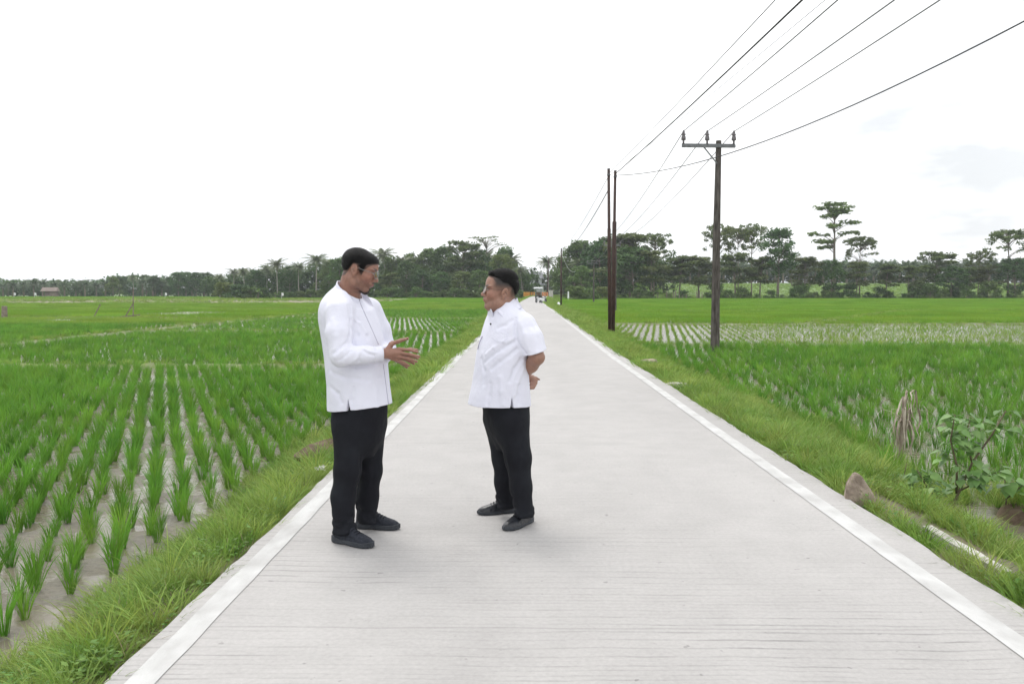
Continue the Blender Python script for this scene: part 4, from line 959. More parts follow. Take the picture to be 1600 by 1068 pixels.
for sx_ in (-1.8, 1.8):
    for sy_ in (-1.2, 1.2): m2 = MB(); m2.box((sx_, sy_, 1.0), (.15, .15, 2.0)); m2.build('post', M['plank'], hut)
m.box((0, 0, .55), (3.6, 2.4, .12)); m.box((0, 1.14, 1.2), (3.5, .06, 1.3)); m.box((.95, -1.14, 1.1), (1.6, .06, 1.1)); m.build('wall', M['plank'], hut)
gable('roof', M['thatch'], None, 3.8, 2.8, 1.85, 1.25, hut)
h_ = at_y(833, 445, 330); house = tag(empty('house', (h_[0], 330, gz(h_[0], 330)), R(-8)), 'grey two-storey house at the far end of the road', 'house')
m = MB(); m.box((0, 0, 2.2), (7.5, 6, 4.6)); m.build('wall', M['plaster'], house)
m = MB(); m.box((0, -.3, 5.6), (6.2, 5, 2.4)); m.build('upper_wall', M['plaster'], house)
gable('roof', M['roof_grey'], None, 6.4, 5.2, 6.8, 2.4, house, .7); gable('porch_roof', M['roof_grey'], None, 7.8, 6.4, 4.4, .6, house, .6)
for wx in (-1.8, 1.8):
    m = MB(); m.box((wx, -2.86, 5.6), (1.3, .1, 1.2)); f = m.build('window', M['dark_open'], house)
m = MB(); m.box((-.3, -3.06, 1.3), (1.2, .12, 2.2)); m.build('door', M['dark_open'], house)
# bridge parapets at the bend
def parapet(px, Y, ln, rz, mm, label):
    p = at_y(px, 460, Y); z = float(road_z(Y)); r = tag(empty('bridge_parapet', (p[0], Y, z), rz), label, 'parapet', 'painted bridge parapets')
    n_ = 3
    for i in range(n_ + 1): m = MB(); m.box((-ln / 2 + ln * i / n_, 0, .45), (.26, .26, 1.05), 0, .04); m.build('post', mm, r)
    for zz in (.35, .78): m = MB(); m.box((0, 0, zz), (ln - .26, .14, .18)); m.build('rail', M['orange'], r)
    return r
parapet(822, 205, 1.2, R(38), M['yellow'], 'short yellow bridge parapet nearest on the left of the road bend')
parapet(829, 214, 1.9, R(10), M['yellow'], 'longer yellow bridge parapet past the nearest one at the road bend')
parapet(851.5, 200, 1.2, R(-8), M['orange'], 'orange bridge parapet on the right of the road behind the scooters')
p = at_y(861, 459, 185); r_ = tag(empty('concrete_pillar', (p[0], 185, gz(p[0], 185)), .1), 'pale concrete block pillar in the grass right of the road bend', 'pillar')
m = MB(); m.box((0, 0, .75), (.8, .7, 1.6), 0, .04); m.build('shaft', M['conc_bit'], r_); m = MB(); m.box((0, 0, 1.6), (1.0, .9, .14)); m.build('cap', M['conc_bit'], r_)
p = at_y(873.5, 470, 122); rocky('white_sack', (p[0], 122, gz(p[0], 122) + .25), (.38, .3, .4), M['white_cloth'], 'white sack lying at the foot of the distant steel pole', 'sack', 3)
p = at_y(888, 461, 168)
m = MB(); m.box((0, 0, .9), (.35, .3, .95), .3, .1, .8); m.tube([(0, 0, -.1), (0, 0, 1.8)], .03, 6); m.box((0, 0, 1.55), (.3, .25, .28), .2, .1)
tag(m.build('scarecrow', M['white_cloth'], None, False, (p[0], 168, gz(p[0], 168) + .1)), 'white cloth figure on a stick among the shrubs right of the road', 'scarecrow')
def flag(px, py, Y, lab):
    p = at_y(px, py, Y); g = gz(p[0], Y); m = MB(); m.tube([(0, 0, 0), (0, 0, 1.5)], .03, 6)
    m.add([(0, 0, 1.5), (.45, .1, 1.4), (.5, .05, .8), (.05, .08, .7), (0, .04, 1.5), (.45, .14, 1.4), (.5, .09, .8), (.05, .12, .7)], [[0, 1, 2, 3], [7, 6, 5, 4], [0, 4, 5, 1], [1, 5, 6, 2], [2, 6, 7, 3], [3, 7, 4, 0]])
    tag(m.build('field_flag', M['white_cloth'], None, False, (p[0], Y, g)), lab, 'flag', 'white bird-scaring flags in the fields')
flag(22, 468, 235, 'white cloth scrap on a stick left of the field hut'); flag(54, 469, 230, 'white cloth scrap on a stick just before the field hut')
flag(258, 466, 220, 'white cloth on a stick on the bank before the dark left wood'); flag(440, 464, 205, 'white cloth on a stick below the wide-crowned coconut palm')
def sticks(pts, lab, name='stick_frame', rad=.035, cat='stick frame'):
    m = MB()
    for a, b_ in pts: m.tube([a, b_], rad, 5)
    return m, lab
p = at_z(208, 497, -.46); rt_ = tag(empty('stick_frame', (p[0], p[1], -.5)), 'leaning stick frame with a tall pole in the left paddy', 'stick frame')
for a, b_ in (((0, 0, 0), (.06, 0, 2.3)), ((-.75, .1, 0), (.05, 0, 1.2)), ((-3.2, .3, .1), (-2.6, .2, 1.1)), ((-1.0, 0, .15), (.5, .1, .3))): m = MB(); m.tube([a, b_], .045, 5); m.build('stick', M['bark'], rt_)
p = at_z(7, 498, -.46); m = MB(); m.tube([(0, 0, 0), (.03, 0, .95)], [.22, .19], 9); tag(m.build('tree_stump', M['bark'], None, False, (p[0], p[1], -.45)), 'short dark stump in the pale rice at the far left', 'stump')
GF = 'fence posts below the right hand grove'
for i, (px, h2) in enumerate(((1042, 1.8), (1052, 1.6), (1055, 2.0), (1089, 1.9), (1093, 2.0), (1097, 1.7), (1062, 1.0), (1066, .9), (1072, 1.1))):
    p = at_y(px, 466, 199); m = MB(); m.tube([(0, 0, -.2), (rt.uniform(-.1, .1), 0, h2)], [.12, .09], 6)
    tag(m.build('fence_post', M['bark'], None, False, (p[0], 199, gz(p[0], 199))), 'dark wooden post at the field edge left of the crossarm pole', 'post', GF)
# two scooters and a covered cart on the road
def wheel(r, x, z, rad, parent, y=0):
    m = MB(); n_ = 16
    V = []
    for k in range(n_):
        a = 2 * math.pi * k / n_
        for rr, yy in ((rad, -.045), (rad, .045), (rad - .09, .045), (rad - .09, -.045)): V.append((x + rr * math.cos(a), y + yy, z + rr * math.sin(a)))
    m.add(V, [[4 * k + j, 4 * k + (j + 1) % 4, 4 * ((k + 1) % n_) + (j + 1) % 4, 4 * ((k + 1) % n_) + j] for k in range(n_) for j in range(4)])
    w_ = m.build('wheel', M['tyre'], parent)
    m = MB(); m.tube([(x, y - .05, z), (x, y + .05, z)], rad - .1, 12); m.build('rim', M['galv'], w_)
def scooter(x, y, rz, body, label):
    r = tag(empty('scooter', (x, y, float(road_z(y))), rz), label, 'motorbike', 'scooters on the road bend')
    wheel(r, .62, .28, .28, r); wheel(r, -.60, .28, .28, r)
    m = MB(); m.box((.33, 0, .62), (.16, .40, .62), 0, .05, .8); m.box((.0, 0, .34), (.65, .3, .12), 0, .04); m.box((-.5, 0, .60), (.75, .30, .30), 0, .1, .8); m.build('body', body, r)
    m = MB(); m.box((.62, 0, .56), (.5, .14, .07), 0, .03); m.build('mudguard', M['blackp'], r)
    m = MB(); m.box((-.42, 0, .79), (.72, .26, .1), 0, .06); m.build('saddle', M['blackp'], r)
    m = MB(); m.tube([(.62, 0, .3), (.36, 0, 1.0)], .04, 6); m.tube([(.33, -.33, 1.03), (.38, 0, .98), (.33, .33, 1.03)], .025, 6); m.build('handlebar', M['blackp'], r)
    m = MB(); m.box((.44, 0, .93), (.12, .22, .16), 0, .04); m.build('headlight', M['galv'], r)
    for s in (-1, 1):
        m = MB(); m.tube([(.33, s * .25, 1.03), (.33, s * .30, 1.22)], .01, 5); m.box((.33, s * .33, 1.26), (.03, .12, .09), 0, .01); m.build('mirror', M['blackp'], r)
    return r
p = at_y(841.0, 470.5, 128); scooter(p[0], 128, R(-118), M['white'], 'black and white scooter facing the viewer on the road, left of the pair')
p = at_y(849.3, 472, 124); scooter(p[0], 124, R(-62), M['white'], 'white scooter standing at the right road edge, right of the pair')
p = at_y(841.5, 463, 150); c_ = tag(empty('covered_cart', (p[0], 150, float(road_z(150))), R(-10)), 'small cart with a white canopy roof behind the left scooter', 'cart')
m = MB(); m.box((0, 0, .62), (1.05, 1.3, .55), 0, .06); m.build('body', M['blackp'], c_)
m = MB(); m.box((-.05, 0, 2.22), (1.5, 1.7, .22), 0, .12, .86); m.build('canopy', M['white_cloth'], c_)
for sx_ in (-.48, .48):
    for sy_ in (-.6, .6): m = MB(); m.tube([(sx_, sy_, .8), (sx_, sy_, 2.15)], .03, 6); m.build('post', M['galv'], c_)
wheel(c_, -.0, .32, .32, c_, -.7); wheel(c_, 0, .32, .32, c_, .7)
m = MB(); m.box((0, .3, 1.2), (.8, .5, .6), 0, .08); m.build('load', M['soil'], c_)

# ---------------------------------------------------------------- people: surfaces grown from smooth distance fields
class Vol:
    def __init__(s, lo, hi, h):
        s.h = h; s.lo = np.array(lo, float); s.n = np.ceil((np.array(hi) - s.lo) / h).astype(int) + 1
        s.a = np.full(s.n, .2, np.float32); s.ax = [s.lo[i] + h * np.arange(s.n[i]) for i in range(3)]
    def region(s, lo, hi):
        i0 = np.clip(np.floor((np.array(lo) - s.lo) / s.h).astype(int), 0, s.n - 1); i1 = np.clip(np.ceil((np.array(hi) - s.lo) / s.h).astype(int) + 1, 1, s.n)
        sl = tuple(slice(a, b_) for a, b_ in zip(i0, i1))
        return sl, s.ax[0][sl[0]][:, None, None], s.ax[1][sl[1]][None, :, None], s.ax[2][sl[2]][None, None, :]
    def op(s, fn, lo, hi, k=.01, mode='add'):
        sl, X, Y, Z = s.region(lo, hi); A = s.a[sl]
        if A.size == 0: return
        d = np.broadcast_to(fn(X, Y, Z), A.shape).astype(np.float32)
        if mode == 'add': h_ = np.clip(.5 + .5 * (A - d) / k, 0, 1); s.a[sl] = A + (d - A) * h_ - k * h_ * (1 - h_)
        elif mode == 'sub': d = -d; h_ = np.clip(.5 - .5 * (A - d) / k, 0, 1); s.a[sl] = A + (d - A) * h_ + k * h_ * (1 - h_)
        elif mode == 'cut': s.a[sl] = np.maximum(A, d)
        elif mode == 'shift': s.a[sl] = A + d
    def cone(s, p, q, r0, r1, k=.01, mode='add'):
        p, q = np.array(p, float), np.array(q, float); v = q - p; vv = v @ v + 1e-12; R_ = max(r0, r1) + 2 * k + 3 * s.h
        def fn(X, Y, Z):
            t_ = np.clip(((X - p[0]) * v[0] + (Y - p[1]) * v[1] + (Z - p[2]) * v[2]) / vv, 0, 1)
            return np.sqrt((X - p[0] - t_ * v[0]) ** 2 + (Y - p[1] - t_ * v[1]) ** 2 + (Z - p[2] - t_ * v[2]) ** 2) - (r0 + (r1 - r0) * t_)
        s.op(fn, np.minimum(p, q) - R_, np.maximum(p, q) + R_, k, mode)
    def chain(s, pts, rad, k=.01):
        for i in range(len(pts) - 1): s.cone(pts[i], pts[i + 1], rad[i], rad[i + 1], k)
    def ell(s, c, r, k=.01, mode='add', rot=None):
        c, r = np.array(c, float), np.array(r, float); R_ = max(r) + 2 * k + 3 * s.h; Rm = np.eye(3) if rot is None else np.array(rot)
        def fn(X, Y, Z):
            x, y, z = X - c[0], Y - c[1], Z - c[2]
            u = [Rm[0, i] * x + Rm[1, i] * y + Rm[2, i] * z for i in range(3)]
            k0 = np.sqrt((u[0] / r[0]) ** 2 + (u[1] / r[1]) ** 2 + (u[2] / r[2]) ** 2); k1 = np.sqrt((u[0] / r[0] ** 2) ** 2 + (u[1] / r[1] ** 2) ** 2 + (u[2] / r[2] ** 2) ** 2) + 1e-9
            return k0 * (k0 - 1) / k1
        s.op(fn, c - R_, c + R_, k, mode)
    def loft(s, rings, k=.01, p=2.2):
        """rings: (z, centre u, centre v, half depth, half width)"""
        rg = np.array(sorted(rings)); z0, z1 = rg[0, 0], rg[-1, 0]
        lo = [(rg[:, 1] - rg[:, 3]).min() - .05, (rg[:, 2] - rg[:, 4]).min() - .05, z0 - .05]; hi = [(rg[:, 1] + rg[:, 3]).max() + .05, (rg[:, 2] + rg[:, 4]).max() + .05, z1 + .05]
        def sm(z, c):
            zz = rg[:, 0]; v = np.interp(z, zz, c); e = .012
            return (v + np.interp(z - e, zz, c) + np.interp(z + e, zz, c)) / 3
        def fn(X, Y, Z):
            z = Z; cu, cv, a, b_ = [sm(z, rg[:, i]) for i in (1, 2, 3, 4)]
            f = (np.abs((X - cu) / a) ** p + np.abs((Y - cv) / b_) ** p) ** (1 / p)
            d = (f - 1) * np.minimum(a, b_)
            return np.maximum(d, np.maximum(z0 - z, z - z1))
        s.op(fn, lo, hi, k)
    def crease(s, pts, depth, wd):
        """press a groove (depth > 0) or raise a fold (depth < 0) along a line"""
        for p, q in zip(pts, pts[1:]):
            p, q = np.array(p, float), np.array(q, float); v = q - p; vv = v @ v + 1e-12; R_ = 3 * wd
            def fn(X, Y, Z):
                t_ = np.clip(((X - p[0]) * v[0] + (Y - p[1]) * v[1] + (Z - p[2]) * v[2]) / vv, 0, 1)
                d2 = (X - p[0] - t_ * v[0]) ** 2 + (Y - p[1] - t_ * v[1]) ** 2 + (Z - p[2] - t_ * v[2]) ** 2
                return depth * np.exp(-d2 / wd ** 2)
            s.op(fn, np.minimum(p, q) - R_, np.maximum(p, q) + R_, 1, 'shift')
    def at(s, P):
        q = np.clip((np.asarray(P, float) - s.lo) / s.h, 0, np.array(s.n) - 1.001); i = q.astype(int); f = q - i; o_ = 0
        for dx in (0, 1):
            for dy in (0, 1):
                for dz in (0, 1): o_ = o_ + s.a[i[..., 0] + dx, i[..., 1] + dy, i[..., 2] + dz] * np.abs(1 - dx - f[..., 0]) * np.abs(1 - dy - f[..., 1]) * np.abs(1 - dz - f[..., 2])
        return o_
    def sleeve(s, pts, rad, cut_p, cut_n, k=.022):
        P_ = np.array(pts); lo, hi = np.maximum(P_.min(0) - .16, s.lo), np.minimum(P_.max(0) + .16, s.lo + s.h * (s.n - 1))
        i0 = np.floor((lo - s.lo) / s.h).astype(int); t = Vol(s.lo + i0 * s.h, hi, s.h); t.chain(pts, rad, .018)
        t.op(cut_plane(t, cut_p, cut_n), t.lo, [a[-1] for a in t.ax], 1, 'cut')
        sl = tuple(slice(a, a + b_) for a, b_ in zip(i0, t.n)); A = s.a[sl]; t.a = t.a[:A.shape[0], :A.shape[1], :A.shape[2]]
        h_ = np.clip(.5 + .5 * (A - t.a) / k, 0, 1); s.a[sl] = A + (t.a - A) * h_ - k * h_ * (1 - h_)
    def nets(s):
        a = s.a; S = a < 0; c = np.zeros(np.array(a.shape) - 1, np.int8)
        for dx in (0, 1):
            for dy in (0, 1):
                for dz in (0, 1): c += S[dx:a.shape[0] - 1 + dx, dy:a.shape[1] - 1 + dy, dz:a.shape[2] - 1 + dz]
        I = np.argwhere((c > 0) & (c < 8)); idx = np.full(c.shape, -1, np.int32); idx[tuple(I.T)] = np.arange(len(I))
        acc = np.zeros((len(I), 3)); cnt = np.zeros(len(I))
        cor = [np.array((x, y, z)) for x in (0, 1) for y in (0, 1) for z in (0, 1)]
        val = {tuple(o_): a[tuple((I + o_).T)] for o_ in cor}
        for o_ in cor:
            for ax in range(3):
                if o_[ax]: continue
                e = o_.copy(); e[ax] = 1; v0, v1 = val[tuple(o_)], val[tuple(e)]; m = (v0 < 0) != (v1 < 0)
                t_ = np.where(m, v0 / (v0 - v1 + 1e-20), 0); p = np.repeat(o_[None].astype(float), len(I), 0); p[:, ax] = t_; acc[m] += p[m]; cnt[m] += 1
        V = s.lo + (I + acc / cnt[:, None]) * s.h; Q = []
        for ax in range(3):
            b1, b2 = (ax + 1) % 3, (ax + 2) % 3
            A = [slice(None)] * 3; B = [slice(None)] * 3; A[ax] = slice(0, -1); B[ax] = slice(1, None)
            s0, s1_ = S[tuple(A)], S[tuple(B)]; E = np.argwhere(s0 != s1_)
            E = E[(E[:, b1] > 0) & (E[:, b2] > 0) & (E[:, b1] < c.shape[b1]) & (E[:, b2] < c.shape[b2])]
            fl = s0[tuple(E.T)]
            def cell(d1, d2): q = E.copy(); q[:, b1] -= d1; q[:, b2] -= d2; return idx[tuple(q.T)]
            q = np.stack([cell(1, 1), cell(0, 1), cell(0, 0), cell(1, 0)], 1); q[~fl] = q[~fl][:, ::-1]; Q.append(q)
        Q = np.concatenate(Q); return V, Q[(Q >= 0).all(1)]
def relax(V, Q, n_=1, f=.5):
    e = np.concatenate([Q[:, [0, 1]], Q[:, [1, 2]], Q[:, [2, 3]], Q[:, [3, 0]]]); e = np.concatenate([e, e[:, ::-1]])
    for _ in range(n_):
        cnt = np.bincount(e[:, 0], minlength=len(V)); m = np.stack([np.bincount(e[:, 0], V[e[:, 1], i], len(V)) for i in range(3)], 1) / np.maximum(cnt, 1)[:, None]; V = V + (m - V) * f
    return V
def grow(name, vol, m, parent=None, smooth=1):
    V, Q = vol.nets(); V = relax(V, Q, smooth); me = mesh(name, V, Q, m, True); return obj(name, me, parent), V, me

# skin, hair and cloth
def skin_mat():
    m = bpy.data.materials.new('skin'); m.use_nodes = True; t = m.node_tree; b = t.nodes['Principled BSDF']; n = t.nodes.new; l = t.links.new
    at = n('ShaderNodeAttribute'); at.attribute_name = 'tone'; z = n('ShaderNodeTexNoise'); z.inputs['Scale'].default_value = 55; z.inputs['Detail'].default_value = 5
    l(n('ShaderNodeTexCoord').outputs['Object'], z.inputs['Vector']); mr = n('ShaderNodeMapRange'); mr.inputs['From Min'].default_value = .3; mr.inputs['From Max'].default_value = .7; mr.inputs['To Min'].default_value = .88; mr.inputs['To Max'].default_value = 1.1
    l(z.outputs['Fac'], mr.inputs['Value']); vm = n('ShaderNodeVectorMath'); vm.operation = 'SCALE'; l(at.outputs['Color'], vm.inputs[0]); l(mr.outputs[0], vm.inputs['Scale']); l(vm.outputs[0], b.inputs['Base Color'])
    b.inputs['Roughness'].default_value = .48; b.inputs['Specular IOR Level'].default_value = .4; b.inputs['Subsurface Weight'].default_value = .12; b.inputs['Subsurface Radius'].default_value = (.012, .004, .002); b.inputs['Subsurface Scale'].default_value = .5
    return m
M['skin'] = skin_mat()
M['hair'] = mat('black_hair', (.006, .0055, .0055), (.018, .017, .017), 60, .42, .9, 130, stretch=(1, 5, 5), spec=.32)
M['beard'] = mat('dark_beard', (.035, .030, .028), (.10, .088, .082), 90, .7, .6, 200)
M['shirt'] = mat('white_shirt_cotton', (.71, .715, .81), (.76, .765, .86), 3, .85, .55, 10, spec=.2)
M['shirt_flat'] = mat('white_shirt_trim', (.76, .76, .83), rough=.85, spec=.2)
M['piping'] = mat('dark_piping', (.30, .28, .38), rough=.8)
M['trouser'] = mat('black_trouser', (.0075, .008, .0115), (.013, .0145, .019), 6, .8, .7, 9, spec=.2)
M['sneaker'] = mat('black_knit_shoe', (.016, .019, .027), (.030, .034, .046), 50, .75, .5, 180)
M['sole'] = mat('dark_rubber_sole', (.030, .034, .041), (.048, .053, .062), 20, .6)
M['leather'] = mat('black_leather', (.010, .012, .016), (.018, .02, .026), 20, .33, .15, 60, spec=.5)
M['lace'] = mat('shoe_lace', (.012, .013, .017), rough=.8)
M['frame_dark'] = mat('spectacle_frame_dark', (.03, .03, .032), rough=.3)
M['frame_clear'] = mat('spectacle_frame_pale', (.30, .30, .29), rough=.2, metal=.5)
gm = bpy.data.materials.new('spectacle_lens'); gm.use_nodes = True; t = gm.node_tree; o_ = t.nodes['Material Output']
gl_ = t.nodes.new('ShaderNodeBsdfGlossy'); gl_.inputs['Roughness'].default_value = .05; tr_ = t.nodes.new('ShaderNodeBsdfTransparent'); ms = t.nodes.new('ShaderNodeMixShader'); ms.inputs[0].default_value = .22
t.links.new(tr_.outputs[0], ms.inputs[1]); t.links.new(gl_.outputs[0], ms.inputs[2]); t.links.new(ms.outputs[0], o_.inputs['Surface']); M['lens'] = gm

def grow_hair(name, vol, m, parent, head, comb, n_, length, lift, seed, wd=.0011):
    """a hair mass whose surface carries combed strands, one mesh"""
    V, Q = vol.nets(); V = relax(V, Q, 1); r = np.random.default_rng(seed)
    nn_ = np.cross(V[Q[:, 2]] - V[Q[:, 0]], V[Q[:, 3]] - V[Q[:, 1]]); nn_ /= np.linalg.norm(nn_, axis=1)[:, None] + 1e-9; cen = V[Q].mean(1)
    out_ = ((cen - head.c) * nn_).sum(1) > 0; pick = r.choice(np.flatnonzero(out_), n_)
    p = cen[pick]; nm = nn_[pick]; q = head.inv(p); d = np.stack([np.asarray(comb(*x)) for x in q]) @ head.R.T + r.normal(0, .22, (n_, 3))
    d -= nm * (d * nm).sum(1)[:, None]; d /= np.linalg.norm(d, axis=1)[:, None] + 1e-9; s_ = np.cross(d, nm)
    ln = length * r.uniform(.5, 1.2, n_)[:, None]; lf = lift * r.uniform(.2, 1.3, n_)[:, None]; p0 = p - nm * .002
    p1 = p0 + d * ln * .5 + nm * (lf * .8 + .002); p2 = p0 + d * ln + nm * lf * .7; w_ = wd * r.uniform(.7, 1.3, n_)[:, None]
    S_ = np.stack([p0 - s_ * w_, p0 + s_ * w_, p1 + s_ * w_ * .8, p1 - s_ * w_ * .8, p2], 1).reshape(-1, 3); b0 = len(V); Fc = Q.tolist()
    for k in range(n_): i = b0 + 5 * k; Fc += [[i, i + 1, i + 2, i + 3], [i + 3, i + 2, i + 4]]
    me = mesh(name, np.concatenate([V, S_]), Fc, m, True); return obj(name, me, parent)
class Person:
    def __init__(s, px, Y, th):
        s.th = th; p = at_y(px, 700, Y); s.o = np.array([p[0], Y, 0.0]); s.f = np.array([math.cos(th), math.sin(th), 0]); s.l = np.array([-math.sin(th), math.cos(th), 0])
    def J(s, px, py, v):
        """local point on the plane v to the left of the body's middle, seen under photo point (px, py)"""
        d = ray(px, py); t_ = (v - (CAM - s.o) @ s.l) / (d @ s.l); q = CAM + d * t_ - s.o
        return np.array([q @ s.f, v, q[2]])
    def W(s, wx, wy):                                   # world ground point to local
        q = np.array([wx, wy, 0]) - s.o; return np.array([q @ s.f, q @ s.l])
    def ring(s, py, Lx, Rx, b_, v=0.0):
        pl, pr = s.Jy(Lx, py, v), s.Jy(Rx, py, v)
        cu = (pl[0] + pr[0]) / 2; Wd = abs(pl[0] - pr[0]) / 2 * abs(math.cos(s.th)); a = math.sqrt(max(.04 ** 2, Wd ** 2 - (b_ * math.sin(s.th)) ** 2)) / abs(math.cos(s.th))
        return ((pl[2] + pr[2]) / 2, cu, v, a, b_)
    def Jy(s, px, py, v):
        """like J but for silhouettes: the point lies in the picture-parallel plane through the body axis"""
        q = at_y(px, py, s.o[1] + v * s.l[1]) - s.o; return np.array([(q[0] - v * s.l[0]) / s.f[0], v, q[2]])
    def hit(s, px, py, vol, start=None):
        """first point of the grown surface under photo point (px, py)"""
        d = ray(px, py); Rm = np.stack([s.f, s.l, [0, 0, 1]]); c0 = Rm @ (CAM - s.o); dl = Rm @ d; k = s.o[1] / d[1]
        ts = np.linspace(k - .6, k + .6, 900)[:, None]; P_ = c0 + dl * ts; v = vol.at(P_); i = int(np.argmax(v < 0))
        return P_[i] if v[i] < 0 else None
    def patch(s, poly, vol, nu, nv, off):
        """cloth patch: a photo-space quad (tl, tr, br, bl) laid on the grown surface, lifted by off"""
        Rm = np.stack([s.f, s.l, [0, 0, 1]]); V = []
        for j in range(nv + 1):
            for i in range(nu + 1):
                a, b_ = i / nu, j / nv; p = (np.array(poly[0]) * (1 - a) + np.array(poly[1]) * a) * (1 - b_) + (np.array(poly[3]) * (1 - a) + np.array(poly[2]) * a) * b_
                h_ = s.hit(p[0], p[1], vol)
                if h_ is None: h_ = V[-1] if V else np.zeros(3); V.append(h_); continue
                tw = Rm @ (CAM - s.o) - h_; tw /= np.linalg.norm(tw); V.append(h_ + tw * off)
        Fc = [[j * (nu + 1) + i, j * (nu + 1) + i + 1, (j + 1) * (nu + 1) + i + 1, (j + 1) * (nu + 1) + i] for j in range(nv) for i in range(nu)]
        n_ = len(V); tw = Rm @ (CAM - s.o) - V[0]; tw /= np.linalg.norm(tw); V += [p - tw * (off + .004) for p in V]
        rim = [i for i in range(nu + 1)] + [(j + 1) * (nu + 1) + nu for j in range(nv)] + [nv * (nu + 1) + i for i in range(nu - 1, -1, -1)] + [j * (nu + 1) for j in range(nv - 1, 0, -1)]
        Fc += [[rim[k], rim[(k + 1) % len(rim)], rim[(k + 1) % len(rim)] + n_, rim[k] + n_] for k in range(len(rim))]
        return V, Fc

LINE_A = [(-.12, -.048), (-.075, -.050), (-.050, -.032), (-.036, .008), (-.024, .036), (.010, .036), (.018, .004), (.032, -.006), (.041, .026), (.054, .046), (.072, .064), (.10, .074)]
class Head:
    """head frame: face forward f, left l, up t; origin between the ears"""
    def __init__(s, c, yaw, pitch, sc, roll=0.0):
        s.c = np.array(c, float); s.s = sc
        s.R = np.array(Matrix.Rotation(yaw, 3, 'Z') @ Matrix.Rotation(-pitch, 3, 'Y') @ Matrix.Rotation(roll, 3, 'X'))
    def p(s, f, l, t): return s.c + s.R @ np.array([f, l, t]) * s.s
    def inv(s, V): return ((np.asarray(V) - s.c) @ s.R) / s.s
    def build(s, vol, jowl=0.0, ct=1.0):
        S = s.s; E = lambda c, r, k=.012, mode='add', rot=None: vol.ell(s.p(*c), np.array(r) * S, k, mode, s.R if rot is None else s.R @ rot)
        C = lambda a, b_, r0, r1, k=.012, mode='add': vol.cone(s.p(*a), s.p(*b_), r0 * S, r1 * S, k, mode)
        E((-.002, 0, .042 * ct), (.088, .074, .086 * ct)); E((.028, 0, .050 * ct), (.064, .066, .066 * ct), .02); E((.030, 0, -.010), (.055, .060 + jowl, .072), .02)
        for g in (-1, 1):
            C((-.004, g * .050, -.040), (.012, g * .052, -.062), .022, .020, .02); C((.012, g * (.052 + jowl), -.060), (.064, g * .014, -.080), .020 + jowl, .014, .022)
            E((.058, g * .040, -.012), (.026, .024, .022), .018); E((.074, g * .030, .034), (.016, .030, .007), .012)
            E((.098, g * .032, .016), (.016, .016, .010), .012, 'sub'); E((.0745, g * .031, .015), (.0125, .013, .011), .003)
            E((.074, g * .031, .024), (.0145, .0165, .0050), .003); E((.092, g * .0125, -.0215), (.0105, .008, .008), .006)
            A = np.array(Matrix.Rotation(-.25, 3, 'Y') @ Matrix.Rotation(g * .35, 3, 'Z'))
            E((-.008, g * .0785, .002), (.0195, .0085, .032), .005, rot=A); E((-.009, g * .0885, .007), (.0120, .0065, .0200), .003, 'sub', A); E((-.004, g * .086, -.004), (.0075, .0065, .0085), .003, 'sub', A); E((-.002, g * .076, -.026), (.009, .007, .009), .006); E((.006, g * .0785, -.004), (.005, .006, .008), .003)
        if jowl: E((.030, 0, -.078), (.045, .048, .022), .025)
        E((.067, 0, -.079), (.019, .024, .017), .018)
        C((.084, 0, .022), (.102, 0, -.012), .0075, .0105, .010); E((.103, 0, -.016), (.0125, .0125, .0105), .006)
        E((.082, 0, -.044), (.014, .030, .020), .012); E((.0930, 0, -.0400), (.0080, .021, .0052), .004); E((.0900, 0, -.0510), (.0085, .019, .0062), .004)
        C((.1005, -.02, -.0453), (.1005, .02, -.0453), .0022, .0022, .002, 'sub'); C((.096, -.02, -.061), (.096, .02, -.061), .006, .006, .008, 'sub')
        for g in (-1, 1): E((.104, g * .0055, -.0255), (.004, .0032, .0025), .002, 'sub')
        C((.101, 0, .026), (.101, 0, .026), .010, .010, .012, 'sub')
